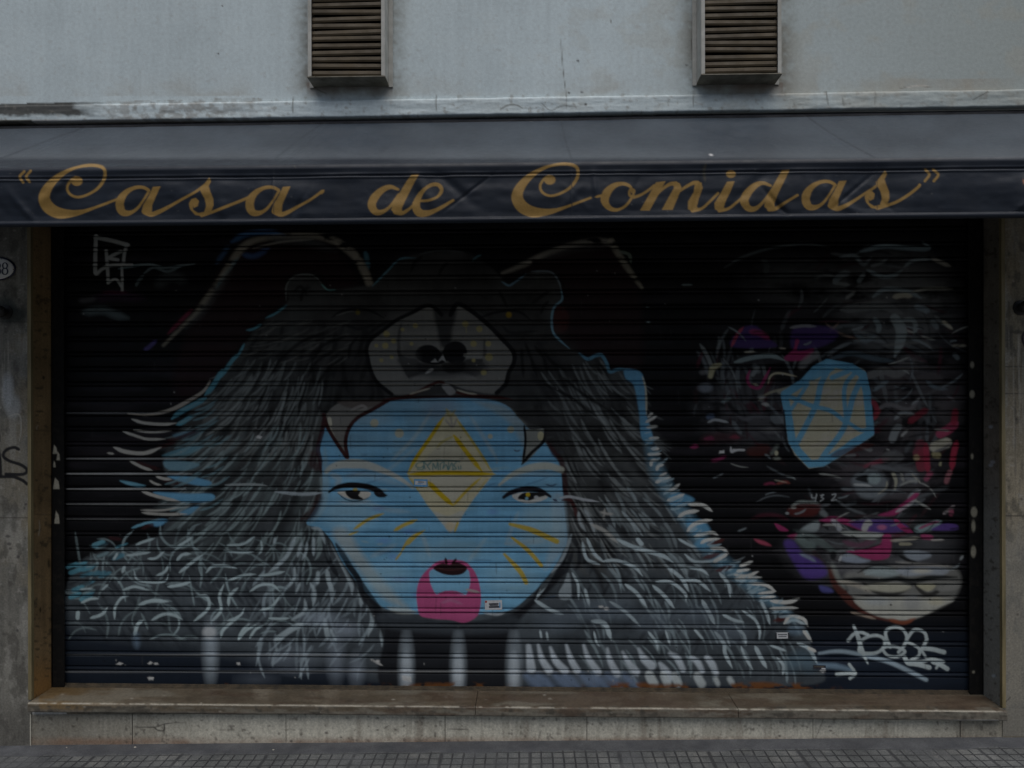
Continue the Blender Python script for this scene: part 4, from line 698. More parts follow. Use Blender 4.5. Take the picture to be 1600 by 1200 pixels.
for p, w in (([(876, 60), (880, 110), (884, 145), (886, 172)], 1.2), ([(459, 150), (457, 165), (458, 178)], 1.6), ([(682, 148), (681, 160), (682, 174)], 1.6), ([(781, 172), (792, 165), (806, 164), (818, 170)], 2), ([(1084, 142), (1083, 168)], 1.3), ([(1291, 142), (1294, 165)], 1.8), ([(1317, 152), (1318, 166)], 1.8), ([(1368, 142), (1367, 165)], 1.4), ([(1520, 156), (1535, 148), (1546, 142)], 1.8),
             ([(845, 160), (860, 172), (880, 165), (905, 168)], 1.2), ([(1080, 60), (1083, 100), (1082, 132)], 1.3), ([(953, 28), (956, 38)], 1.5), ([(490, 136), (500, 142), (512, 147)], 1.8), ([(1405, 139), (1430, 134), (1460, 137)], 1.5)):
    S(p, w, (.12, .115, .1), .8, 1)
for x, y, r in ((903, 95, 1.8), (341, 84, 1.4), (1073, 102, 1.4), (347, 9, 1.2), (889, 145, 1.8), (909, 144, 1.6), (915, 163, 2)): DT(x, y, r, r, (.06, .055, .05), .95, 1)
S([(1415, 137), (1432, 134), (1452, 134)], 2, (.7, .7, .66), .8)
stain((YY > 122) * (YY < 142) * np.clip(1 - np.abs(XX - 1490) / 110, 0, 1) * np.clip(med * 1.5, 0, 1), (.36, .28, .19), .6)
# pillars
fill(-160, 187, 50, 1260, (.175, .168, .145)); fill(1560, 187, 1760, 1260, (.25, .216, .155))
p_ = ((XX < 50) | (XX > 1560)) * (YY > 187) * 1.0
st.a *= (1 + p_ * ((big - .5) * .8 + (med - .5) * .8 + (strk - .5) * .6 + (fine - .5) * .25))[:, :, None]
stain(p_ * np.clip((.6 * strk + .5 * med - .6) * 5, 0, .7), (.1, .09, .075))
stain(p_ * np.clip((fine - .70) * 6, 0, .4), (.42, .40, .36)); stain(p_ * (YY > 520) * (YY < 930) * np.clip((med - .35) * 2, 0, .6) * np.clip((XX + 20) / 60, 0, 1) * (XX < 60), (.20, .165, .105))
stain(p_ * np.clip((fbm(H_, W_, 60, 18, 78) - .55) * 4, 0, .5), (.31, .30, .265)); stain(p_ * np.clip((fbm(H_, W_, 24, 14, 79) - .58) * 5, 0, .6), (.07, .065, .055))
stain(p_ * np.clip((YY - 1080) / 70, 0, .7) * np.clip(med * 1.6, 0, 1), (.09, .085, .075))
stain((XX > 1560) * (YY > 800) * np.clip((YY - 800) / 60, 0, 1) * (YY < 1150) * .6, (.23, .225, .20))
for x0, x1, y in ((-160, 47, 502), (-160, 47, 808), (1566, 1760, 573), (1566, 1760, 615), (1566, 1760, 806)): S([(x0, y), (x1, y + 1)], 1.6, (.07, .06, .05), .85, 1, False)
for k in range(16):
    x = rnd.choice((rnd.uniform(-5, 25), rnd.uniform(1572, 1600))); y = rnd.uniform(505, 600)
    S([(x, y), (x + rnd.uniform(-1, 1), y + rnd.uniform(30, 130))], rnd.uniform(1, 2.2), (.42, .39, .33), .45, 1.2)
DT(18, 492, 24, 14, (.02, .03, .03), .75, 9); DT(10, 478, 14, 14, (.03, .045, .045), .6, 8); DT(12, 610, 9, 26, (.36, .38, .39), .7, 6); DT(20, 635, 12, 18, (.36, .38, .38), .5, 6)
S([(13, 650), (30, 648), (33, 670), (30, 690)], 2, (.4, .38, .33), .7); S([(8, 455), (6, 460), (9, 466)], 2, (.05, .05, .05), .8)
S([(-14, 640), (-4, 668), (-1, 685), (0, 690)], 4, (.008, .008, .008), .95); S([(29, 702), (22, 699), (10, 703), (5, 712), (14, 720), (32, 726), (42, 734), (36, 741), (9, 741)], 5, (.008, .008, .01), .97, 1.2, False); S([(-20, 745), (0, 745), (20, 745), (34, 750), (42, 756)], 5, (.008, .008, .01), .97, 1.2, False); S([(-3, 700), (0, 720), (1, 742)], 5, (.008, .008, .01), .97, 1.2, False)
S([(1606, 515), (1599, 522), (1598, 532), (1604, 545)], 4, (.015, .01, .02), .95, 1.2, False); DT(1590, 519, 9, 3, (.06, .055, .045), .8, 3)
for x, y in ((12, 838), (14, 850), (16, 857), (28, 870), (40, 788), (38, 794), (1588, 655), (1596, 780), (27, 985), (1590, 960)): DT(x, y, rnd.uniform(1.5, 4), rnd.uniform(1.5, 3), (.05, .045, .045), .75, 1.5)
# reveals
fill(50, 340, 86, 1110, (.245, .165, .082)); fill(1530, 340, 1566, 1110, (.155, .14, .115))
r_ = (((XX >= 50) & (XX < 86)) | ((XX >= 1530) & (XX < 1566))) * (YY > 340) * (YY < 1112) * 1.0
st.a *= (1 + r_ * ((med - .5) * .7 + (strk - .5) * .5))[:, :, None]
stain(r_ * (XX < 90) * np.clip((YY - 1020) / 60, 0, .8), (.36, .19, .06)); stain(r_ * (XX > 1500) * np.clip((YY - 720) / 100, 0, .9), (.24, .24, .22))
stain(r_ * np.clip((fine - .62) * 6, 0, .7), (.05, .04, .025))
for y in (502, 672, 803): S([(50, y), (84, y + 2)], 1.2, (.06, .04, .02), .7, 1)
for p in ([(58, 672), (57, 668), (60, 664)], [(60, 838), (62, 825), (61, 812)], [(68, 804), (71, 803)]): S(p, 1.4, (.42, .38, .3), .8, 1)
DT(63, 953, 1.5, 4, (.03, .02, .01), .9, 1); DT(68, 590, 2, 3, (.03, .02, .01), .9, 1); DT(76, 880, 2, 7, (.03, .02, .01), .8, 1.5)
for x, y in ((1548, 667), (1551, 722), (1548, 727), (1553, 1056)): DT(x, y, 3.5, 2.5, (.36, .4, .44), .8, 2)
# rails
rail = ((XX >= 80) & (XX < 102)) | ((XX >= 1513) & (XX < 1537))
st.a[(rail & (YY > 330) & (YY < 1090))] = (.004, .004, .004)
stain(rail * (YY > 330) * (YY < 1090) * np.clip((fine - .55) * 4, 0, .6), (.014, .012, .01))
for x, y, rx, ry in ((86, 702, 3.5, 7), (91, 712, 2.5, 7), (85, 725, 1.8, 5), (88, 755, 5, 9), (89, 808, 4, 10)): PO([(x - rx, y + ry), (x - rx * .4, y - ry), (x + rx * .7, y - ry * .3), (x + rx, y + ry)], (.40, .38, .31), .9, 1.2, False)
for x, y, rx, ry in ((1519, 570, 3, 5), (1519, 616, 4, 6), (1522, 800, 5, 8), (1521, 822, 3, 9), (1521, 862, 4, 9), (1519, 713, 2, 4), (1521, 1050, 2, 2)): DT(x, y, rx, ry, (.33, .31, .24), .8, 2)
# sill
zS_ = at(800, 1105, -.035).z; xs0_, xs1_ = at(43, 1100, -.036).x, at(1574, 1100, -.036).x
pre = st.a.copy()
fill(20, 1060, 1600, 1125, (.145, .118, .083))
s_ = (XX > 20) * (XX < 1600) * (YY >= 1060) * (YY < 1125) * 1.0
st.a *= (1 + s_ * ((big - .5) * .5 + (med - .5) * .7 + (hst - .5) * .5 + (fine - .5) * .3))[:, :, None]
stain(s_ * np.clip((med - .5) * 4, 0, .6) * np.clip((900 - XX) / 500, 0, 1), (.27, .235, .18)); stain(s_ * np.clip((big - .5) * 4, 0, .5) * (XX > 700), (.13, .092, .064))
stain(s_ * np.clip((hst - .55) * 5, 0, .6), (.09, .07, .045)); stain(s_ * np.clip((XX > 60) * (200 - XX) / 150, 0, .7), (.19, .12, .045))
stain(s_ * np.clip((YY - 1106 - 4 * np.minimum(1, np.maximum(0, (XX - 50) / 300))) / 3, 0, 1) * .75, (.16, .145, .12))
stain(s_ * (YY > 1102) * np.clip((fine * .6 + med * .6 - .56) * 6, 0, .8), (.06, .055, .045))
for p in ([(486, 1081), (492, 1088), (485, 1098)], [(640, 1092), (648, 1093)], [(845, 1084), (870, 1078)]): S(p, 1.6, (.1, .08, .06), .7, 1)
for k in range(60): x = rnd.uniform(60, 1560); DT(x, rnd.uniform(1082, 1116), rnd.uniform(.8, 3), rnd.uniform(.5, 1.2), rnd.choice(((.5, .47, .4), (.08, .07, .06))), .7, 1)
stain(s_ * np.clip((fbm(H_, W_, 10, 80, 80) - .52) * 5, 0, .75) * (YY < 1104), (.22, .20, .155)); stain(s_ * np.clip((fbm(H_, W_, 7, 50, 81) - .54) * 5, 0, .7) * (XX > 300), (.10, .07, .048)); stain(s_ * (YY > 1104) * np.clip((fbm(H_, W_, 6, 26, 82) - .5) * 5, 0, .6), (.2, .187, .15))
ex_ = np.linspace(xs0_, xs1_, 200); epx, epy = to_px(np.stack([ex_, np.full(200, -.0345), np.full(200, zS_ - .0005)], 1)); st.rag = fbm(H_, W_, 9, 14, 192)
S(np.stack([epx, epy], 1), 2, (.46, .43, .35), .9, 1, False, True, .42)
# base
sl = Canvas(-160, -120, 1760, 1260, (.5, .5, .48)); sl.a[:] = np.clip(st.a, .004, .9)
keep = ((XX < 104) | (XX > 1512)) & (YY < 1119)
st.a[keep] = pre[keep]; keep = ((XX < 47) | (XX > 1567)) & (YY > 1050); st.a[keep] = pre[keep]
fill(47, 1116, 1567, 1260, (.56, .535, .445))
b_ = (XX > 47) * (XX < 1567) * (YY >= 1116) * 1.0
st.a *= (1 + b_ * ((med - .5) * .4 + (strk - .5) * .5 + (big - .5) * .3))[:, :, None]
stain(b_ * np.clip((330 - XX) / 250, 0, .92), (.20, .188, .155)); stain(b_ * np.clip((XX - 1420) / 130, 0, .85), (.26, .24, .19)); stain(b_ * np.clip((.6 * strk + .6 * med - .62) * 5, 0, .42), (.18, .165, .13))
stain(b_ * np.clip((YY - 1148) / 10, 0, 1) * np.clip(med * 1.7 - .2, 0, .8), (.24, .15, .10)); stain(b_ * np.clip((fine - .67) * 7, 0, .6), (.07, .06, .05))
for x, w in ((822, 8), (1005, 9), (1030, 5), (1155, 10), (1383, 7), (1502, 6), (655, 10), (560, 8)): S([(x, 1118), (x + 1, 1140), (x, 1160)], w, (.2, .165, .125), .4, 4)
for p, w in (([(208, 1137), (225, 1136), (243, 1136), (258, 1131), (290, 1128)], 1.5), ([(240, 1136), (247, 1141), (256, 1141), (257, 1132)], 2.2), ([(257, 1131), (256, 1150)], 1.4), ([(209, 1152), (217, 1143)], 1.4), ([(699, 1139), (733, 1140)], 1.3), ([(600, 1139), (608, 1133)], 1.6), ([(1290, 1115), (1272, 1160)], 1), ([(840, 1160), (846, 1140)], 1), ([(1570, 1098), (1580, 1088)], 1.5)):
    S(p, w, (.05, .045, .04), .85, 1)
for x, y in ((510, 1145), (618, 1140), (680, 1150), (533, 1152), (1218, 1150), (1298, 1142), (455, 1158), (965, 1160)): DT(x, y, rnd.uniform(1, 3), rnd.uniform(.8, 2), (.06, .05, .045), .85, 1)
st.a = np.clip(st.a, .004, .9)

# ------------------------------------------------------------------ awning cloth and its lettering (photo pixels)
aw = Canvas(-120, 160, 1720, 360, (.010, .0145, .0235), 1.0)
aw.rag = fbm(aw.h, aw.w, 5, 6, 300)
S, PO, DT = aw.stroke, aw.poly, aw.dot
AY = (np.arange(aw.h) + aw.y0)[:, None]; AX = (np.arange(aw.w) + aw.x0)[None, :]
GOLD = (.255, .155, .042)
def lett(p, w): S(p, w, GOLD, .97, 1.2)
def cee(dx, dy):
    S([(118 + dx, 277 + dy), (110 + dx, 283 + dy), (105 + dx, 293 + dy), (109 + dx, 303 + dy), (121 + dx, 308 + dy), (137 + dx, 304 + dy), (153 + dx, 294 + dy), (163 + dx, 279 + dy), (163 + dx, 265 + dy), (152 + dx, 259 + dy), (132 + dx, 259 + dy), (110 + dx, 265 + dy), (90 + dx, 277 + dy), (75 + dx, 293 + dy), (69 + dx, 309 + dy), (75 + dx, 323 + dy), (89 + dx, 332 + dy), (106 + dx, 334 + dy), (128 + dx, 331 + dy), (152 + dx, 323 + dy), (184 + dx, 311 + dy)],
      [4, 4, 4, 4, 4, 5, 5, 5, 5, 4, 6, 10, 14, 18, 19, 17, 11, 6, 4, 4, 3.5], GOLD, .97, 1.2)
    DT(120 + dx, 283 + dy, 9, 7.5, GOLD, .97)
def aay(dx, dy, tail):
    S([(232 + dx, 297 + dy), (224 + dx, 293 + dy), (212 + dx, 293 + dy), (199 + dx, 299 + dy), (190 + dx, 309 + dy), (187 + dx, 320 + dy), (191 + dx, 331 + dy), (201 + dx, 333 + dy), (213 + dx, 327 + dy), (224 + dx, 313 + dy), (233 + dx, 298 + dy)], [5, 5, 6, 9, 13, 13, 9, 5, 4, 3.5, 4], GOLD, .97, 1.2)
    PO([(239 + dx, 292 + dy), (251 + dx, 291 + dy), (244 + dx, 306 + dy), (238 + dx, 320 + dy), (237 + dx, 334 + dy), (228 + dx, 336 + dy), (221 + dx, 331 + dy), (224 + dx, 320 + dy), (232 + dx, 307 + dy)], GOLD, .97, 1.2, False)
    S([(226 + dx, 331 + dy), (236 + dx, 335 + dy), (248 + dx, 331 + dy)] + tail, [8, 7, 5, 4, 4, 4], GOLD, .97, 1.2)
def ess(dx, dy, tail):
    PO([(327 + dx, 277 + dy), (330 + dx, 283 + dy), (326 + dx, 291 + dy), (329 + dx, 300 + dy), (333 + dx, 310 + dy), (334 + dx, 320 + dy), (330 + dx, 331 + dy), (318 + dx, 338 + dy), (305 + dx, 336 + dy), (297 + dx, 327 + dy), (295 + dx, 318 + dy), (299 + dx, 311 + dy), (306 + dx, 309 + dy), (311 + dx, 314 + dy), (309 + dx, 322 + dy), (303 + dx, 325 + dy), (301 + dx, 321 + dy), (302 + dx, 328 + dy), (310 + dx, 333 + dy), (319 + dx, 331 + dy), (322 + dx, 322 + dy), (320 + dx, 311 + dy), (315 + dx, 302 + dy), (312 + dx, 296 + dy), (318 + dx, 289 + dy)], GOLD, .97, 1.2, False)
    S([(315 + dx, 337 + dy), (330 + dx, 332 + dy)] + tail, 4.5, GOLD, .97, 1.2, False)
cee(0, 0); aay(0, 0, [(262, 324), (285, 311), (305, 300), (320, 289)]); ess(0, 0, [(345, 326), (368, 317), (390, 308)])
aay(203, 0, [(465, 323), (485, 312), (503, 299)])
S([(506, 297), (500, 303)], 5, GOLD, .97)
# d e
S([(622, 296), (610, 292), (597, 297), (585, 309), (581, 321), (587, 331), (597, 331), (609, 323), (623, 304)], [4, 7, 10, 13, 13, 9, 5, 4, 4], GOLD, .97, 1.2)
PO([(643, 273), (655, 272), (648, 284), (634, 312), (628, 325), (628, 334), (618, 334), (611, 328), (614, 318), (625, 300), (636, 282)], GOLD, .97, 1.2, False)
S([(618, 331), (628, 333), (640, 326), (650, 316)], [8, 6, 4, 4], GOLD, .97)
S([(656, 314), (670, 313), (684, 307), (690, 297), (685, 289), (674, 289), (662, 297), (654, 309), (650, 322), (655, 332), (668, 333), (686, 326), (708, 313)], [4, 4, 4, 6, 6, 5, 8, 12, 13, 9, 6, 5, 4], GOLD, .97, 1.2)
cee(739, -2)
S([(930, 308), (942, 305)], 4, GOLD, .97)
# o m i d a s
S([(988, 300), (984, 291), (973, 287), (960, 290), (949, 300), (945, 313), (951, 324), (963, 328), (977, 322), (987, 309), (991, 298), (986, 296), (983, 302), (988, 308), (1000, 305), (1012, 298), (1022, 290)], [4, 5, 6, 9, 13, 13, 9, 6, 4, 4, 4, 3.5, 4, 5, 4, 4, 4], GOLD, .97, 1.2)
PO([(1025, 285), (1040, 283), (1030, 302), (1015, 329), (1000, 329), (1013, 306)], GOLD, .97, 1.2, False)
S([(1020, 312), (1032, 298), (1046, 288), (1056, 287)], [3, 4, 5, 7], GOLD, .97)
PO([(1052, 285), (1062, 286), (1065, 293), (1061, 304), (1051, 328), (1034, 328), (1046, 306), (1053, 294)], GOLD, .97, 1.2, False)
S([(1058, 302), (1070, 293), (1083, 286), (1090, 286)], [3, 4, 5, 7], GOLD, .97)
PO([(1086, 285), (1096, 285), (1098, 294), (1092, 310), (1089, 322), (1092, 329), (1084, 331), (1075, 327), (1075, 315), (1084, 300)], GOLD, .97, 1.2, False)
S([(1082, 329), (1096, 326), (1108, 316), (1122, 302)], [6, 4, 4, 4], GOLD, .97)
PO([(1136, 284), (1148, 283), (1142, 298), (1134, 314), (1131, 324), (1135, 329), (1126, 331), (1117, 327), (1116, 318), (1126, 302)], GOLD, .97, 1.2, False); DT(1142, 272, 7.5, 6, GOLD, .97)
S([(1124, 329), (1138, 326), (1150, 317), (1162, 307)], [6, 4, 4, 4], GOLD, .97)
S([(1204, 290), (1192, 286), (1180, 290), (1168, 302), (1163, 314), (1169, 325), (1180, 326), (1192, 316), (1206, 297)], [4, 6, 10, 13, 13, 9, 5, 4, 4], GOLD, .97, 1.2)
PO([(1222, 266), (1234, 265), (1226, 282), (1215, 304), (1210, 318), (1211, 327), (1202, 329), (1194, 323), (1196, 312), (1206, 293), (1216, 276)], GOLD, .97, 1.2, False)
S([(1202, 327), (1212, 326), (1226, 317), (1246, 305)], [7, 5, 4, 4], GOLD, .97)
aay(1072, -9, [(1334, 314), (1352, 302), (1366, 293), (1376, 284)]); ess(1056, -11, [(1402, 315), (1420, 304), (1434, 293), (1437, 289)])
for p in ([(38, 268), (31, 276), (36, 285)], [(48, 267), (41, 276), (46, 284)], [(1446, 265), (1452, 273), (1445, 283)], [(1458, 265), (1466, 273), (1459, 283)]): S(p, 4, GOLD, .95, 1.1, False)
S([(1599, 280), (1600, 288)], 3, (.3, .12, .06), .8)
# cloth: top painted lighter as if lit by the sky, worn gold, seams, spots
topm = np.clip((250 - AY) / 6, 0, 1)
awn = fbm(aw.h, aw.w, 30, 60, 301); awf = fbm(aw.h, aw.w, 4, 5, 302); aws = fbm(aw.h, aw.w, 60, 8, 303)
aw.a *= (.80 + .25 * awn + .15 * aws + .1 * awf)[:, :, None]
aw.a += (topm * (.5 + .6 * awn))[:, :, None] * np.array((.037, .046, .053))
aw.a += (np.clip((AY - 225) / 25, 0, 1) * topm * .03)[:, :, None] * np.array((1, 1, .95))  # highlight towards the front fold, painted into the cloth colour
for p in ([(140, 196), (60, 225), (-10, 252)], [(510, 188), (465, 220), (425, 252)], [(876, 182), (882, 215), (894, 252)], [(1255, 178), (1305, 212), (1366, 246)]): S(p, 2.2, (.02, .026, .036), .75, 1.6, False)
for x in (427, 893, 1370): S([(x, 258), (x + 1, 345)], 1.3, (.018, .022, .03), .7, 1)
S([(460, 259), (462, 262)], 5, (.12, .11, .09), .5, 2); S([(1103, 256), (1100, 268), (1102, 285)], 4, (.07, .06, .03), .5, 2); DT(1111, 242, 2.2, 1.6, (.7, .7, .7), .95, 1); DT(830, 188, 3, 2, (.2, .2, .2), .5, 1.5)
for k in range(90): DT(rnd.uniform(0, 1600), rnd.uniform(185, 345), rnd.uniform(.6, 1.6), rnd.uniform(.5, 1.2), rnd.choice(((.1, .1, .1), (.015, .02, .03))), .5, 1)
# ------------------------------------------------------------------ materials
M = {}
M['plaster'] = paint_mat('plaster', .85, .2, (60, .90, 1.07), 140, .35, .08)
M['stone'] = paint_mat('stone', .75, .25, (110, .72, 1.2), 120, .4, .12)
M['lining'] = paint_mat('lining', .5, .35, (90, .75, 1.15), 70, .2, .12)
M['mural'] = paint_mat('mural', .5, .13, (220, .88, 1.1), 260, .12, .12)
M['canvas'] = paint_mat('canvas', .5, .28, (300, .86, 1.12), 420, .25, .1)
M['block'] = plain_mat('block', (.5, .52, .52), (.62, .64, .63), 3, .85, .2, 120, .3)
M['dark_stone'] = plain_mat('dark_stone', (.10, .09, .075), (.2, .18, .15), 8, .85, .2)
M['dark_metal'] = plain_mat('dark_metal', (.010, .010, .010), (.026, .023, .02), 25, .5, .4)
M['rail_metal'] = plain_mat('rail_metal', (.05, .045, .035), (.12, .10, .07), 30, .5, .4)
M['rust_rail'] = plain_mat('rust_rail', (.05, .043, .033), (.13, .10, .065), 22, .65, .35, 120, .4)
M['trim'] = plain_mat('trim', (.12, .10, .05), (.26, .21, .11), 40, .5, .4, 100, .2, (1, 1, .1))
M['vent_frame'] = plain_mat('vent_frame', (.33, .33, .30), (.48, .48, .45), 14, .6, .3, 90, .25)
M['louvre'] = plain_mat('louvre', (.034, .025, .013), (.088, .066, .037), 16, .6, .3, 70, .3, (.35, 1, 1))
M['tray'] = plain_mat('tray', (.12, .105, .075), (.26, .24, .19), 14, .6, .3, 90, .25)
M['vent_dark'] = plain_mat('vent_dark', (.008, .007, .006), (.016, .014, .011), 12, .8, .1)
M['cloth_dark'] = plain_mat('cloth_dark', (.010, .011, .014), (.02, .022, .027), 20, .7, .2)
M['enamel'] = plain_mat('enamel', (.62, .62, .6), (.74, .74, .72), 20, .2, .5, 30, .03)
M['enamel_blue'] = plain_mat('enamel_blue', (.012, .014, .035), (.025, .028, .06), 20, .25, .5, 30, .03)
M['paper'] = plain_mat('paper', (.45, .46, .47), (.6, .61, .61), 60, .7, .2)
M['paper_blue'] = plain_mat('paper_blue', (.10, .28, .5), (.14, .34, .56), 60, .6, .2)
M['ink'] = plain_mat('ink', (.02, .02, .03), (.05, .05, .06), 60, .6, .2)
M['ink_red'] = plain_mat('ink_red', (.3, .03, .03), (.4, .05, .05), 60, .6, .2)
M['litter'] = plain_mat('litter', (.4, .37, .3), (.6, .57, .5), 200, .8, .2)

# ------------------------------------------------------------------ ground
def pave_mat():
    m, t, b = mat_new('paving')
    co = t.nodes.new('ShaderNodeTexCoord'); sp = t.nodes.new('ShaderNodeSeparateXYZ'); t.links.new(co.outputs['Object'], sp.inputs[0])
    def mth(op, a, c=None, d=None):
        n = t.nodes.new('ShaderNodeMath'); n.operation = op
        for k, v in enumerate((a, c, d)):
            if v is None: continue
            if hasattr(v, 'is_linked'): t.links.new(v, n.inputs[k])
            else: n.inputs[k].default_value = v
        return n.outputs[0]
    wob = mth('MULTIPLY', mth('SUBTRACT', tex_noise(t, 9, 3), .5), .010)
    X = mth('ADD', sp.outputs[0], wob); Y = mth('ADD', sp.outputs[1], wob)
    def line(v, cell, hw, soft):
        f = mth('ABSOLUTE', mth('SUBTRACT', mth('FRACT', mth('ADD', mth('DIVIDE', v, cell), 200.0)), .5))
        return mth('MULTIPLY', mth('SUBTRACT', f, .5 - hw / cell - soft / cell), cell / soft)     # 0 -> 1 inside the groove
    def cl(v):
        n = t.nodes.new('ShaderNodeClamp'); t.links.new(v, n.inputs[0]); return n.outputs[0]
    g = cl(mth('MAXIMUM', line(X, .05, .0018, .003), line(Y, .05, .0018, .003)))
    j = cl(mth('MAXIMUM', line(X, .40, .006, .004), line(Y, .40, .004, .004)))
    fillm = ramp(t, tex_noise(t, 4.5, 4, .6, None, 7), [(.52, 0.0), (.62, 1.0)])
    strip = cl(mth('MULTIPLY', mth('ADD', sp.outputs[1], mth('ADD', .105, mth('MULTIPLY', mth('SUBTRACT', tex_noise(t, 6, 4, .6, None, 2), .5), .09))), 60.0))
    smear = mth('MAXIMUM', strip, mth('MULTIPLY', fillm, .55))
    gg = mth('MULTIPLY', mth('MAXIMUM', g, mth('MULTIPLY', j, .8)), mth('SUBTRACT', 1.0, smear))
    vor = t.nodes.new('ShaderNodeTexVoronoi'); vor.inputs['Scale'].default_value = 20.0; t.links.new(co.outputs['Object'], vor.inputs['Vector'])
    tone = ramp(t, tex_noise(t, 7, 5, .65, None, 4), [(.3, (.11, .117, .12)), (.55, (.165, .172, .17)), (.72, (.235, .238, .228))])
    grain = ramp(t, tex_noise(t, 160, 4, .75, None, 1), [(.3, .55), (.7, 1.4)])
    cell = mix(t, tone, grain)
    cem = mix(t, ramp(t, tex_noise(t, 10, 5, .6, None, 6), [(.3, (.085, .09, .10)), (.7, (.135, .14, .148))]), grain, .6)
    c = mix(t, cell, cem, smear, 'MIX')
    c = mix(t, c, (.062, .064, .068), gg, 'MIX')
    dirt = ramp(t, tex_noise(t, 3, 5, .7, None, 9), [(.35, .7), (.65, 1.1)])
    t.links.new(mix(t, c, dirt), b.inputs['Base Color'])
    b.inputs['Roughness'].default_value = .8; b.inputs['Specular IOR Level'].default_value = .25
    h = mth('SUBTRACT', mth('MULTIPLY', tex_noise(t, 220, 4, .7), .25), gg)
    bump(t, b, h, .9, .004)
    return m
TILT = 0.018
def ground_sheet(name, x0, x1, y0, y1, z, mat):
    bm = bmesh.new()
    vs = [bm.verts.new((x, y, z + TILT * x)) for x, y in ((x0, y0), (x1, y0), (x1, y1), (x0, y1))]
    bm.faces.new(vs)
    o = bm_obj(name, bm, mat); o['kind'] = 'structure'; return o
ground_sheet('pavement', -30, 30, -4.6, 0.30, 0.010, pave_mat())
ground_sheet('road', -60, 60, -60, -4.76, -0.13, plain_mat('asphalt', (.035, .035, .037), (.065, .065, .066), 40, .85, .2, 200, .6))
bm = bmesh.new(); add_box(bm, (-30, -4.76, -.3), (30, -4.6, .012))
for v in bm.verts: v.co.z += TILT * v.co.x
o = bm_obj('kerb', bm, M['dark_stone'], None, False, .012); o['kind'] = 'structure'

# ------------------------------------------------------------------ facade
SLP = .0045
xL, xR = at(48, 720).x, at(1566, 720).x
SHY = 0.17
zS = at(800, 1105, -.035).z                       # sill top
zLt, zLb = at(800, 151, -.02).z, at(800, 178, -.020).z   # ledge
def sheet(name, P, nu, nv, canvas, mat, parent=None, noise=0.0, smooth=True):
    """P(u,v) -> world arrays; colours looked up where each point lies on the traced layer"""
    u = np.linspace(0, 1, nu); v = np.linspace(0, 1, nv)
    V_, U_ = np.meshgrid(v, u, indexing='ij')
    V = P(U_.ravel(), V_.ravel())
    px, py = to_px(V)
    return grid_mesh(name, V, nv, nu, mat, parent, canvas.sample(px, py), smooth)
def flat(p00, p10, p01):
    a, b, c = (np.array(q) for q in (p00, p10, p01))
    return lambda u, v: a + u[:, None] * (b - a) + v[:, None] * (c - a)
fac = thing('shop_facade', (0, 0.2, 0), 'pale plastered shop front with grey stone pillars and a wide shuttered opening', 'building')
xa, xb = at(-150, 600).x, at(1750, 600).x
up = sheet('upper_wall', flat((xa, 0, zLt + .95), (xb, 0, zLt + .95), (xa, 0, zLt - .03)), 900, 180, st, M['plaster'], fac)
# plain masses beyond and above the detailed faces
bm = bmesh.new()
add_box(bm, (-9, .006, zLt + .955), (9, .6, 7.5)); add_box(bm, (-9, .006, zLb + .003), (xa - .003, .6, zLt + .952)); add_box(bm, (xb + .003, .006, zLb + .003), (9, .6, zLt + .952)); add_box(bm, (xa, .012, zLb + .003), (xb, .6, zLt + .952))
bm_obj('wall_mass', bm, M['block'], fac)
bm = bmesh.new(); add_box(bm, (-9, .09, 2.70), (9, .6, zLb)); bm_obj('lintel', bm, M['vent_dark'], fac)  # near-black colour stands in for shade in the gap above the awning
for q0, q1 in ((-9, xa - .001), (xb + .001, 9)):
    bm = bmesh.new(); add_box(bm, (q0, -.020, zLb + .001), (q1, .004, zLt)); bm_obj('ledge', bm, M['block'], fac)
# ledge: rounded, slightly broken band
prof = [(0.0, zLt + .001), (-.012, zLt - .001), (-.018, zLt - .004), (-.020, zLt - .012)] + [(-.020, zLt - .012 - (zLt - zLb - .018) * k / 14) for k in range(1, 14)] + [(-.020, zLb + .006), (-.018, zLb), (.06, zLb + .001)]
def swept(name, prof, x0, x1, nc, canvas, mat, parent, amp=0.0, seed=0, ampz=0.0, slope=0.0):
    pr = np.array(prof); nr = len(pr); xs = np.linspace(x0, x1, nc)
    V = np.empty((nr, nc, 3)); V[:, :, 0] = xs[None, :]; V[:, :, 1] = pr[:, :1]; V[:, :, 2] = pr[:, 1:2] + slope * xs[None, :]
    if amp: V[:, :, 1] += (fbm(nr, nc, 6, 26, seed) - .5) * amp
    if ampz: V[:, :, 2] += (fbm(nr, nc, 40, 18, seed + 1, 5)[0] - .5)[None, :] * ampz
    V = V.reshape(-1, 3); px, py = to_px(V)
    return grid_mesh(name, V, nr, nc, mat, parent, canvas.sample(px, py))
swept('ledge', prof, xa, xb, 1100, st, M['plaster'], fac, .006, 400, .004, SLP)
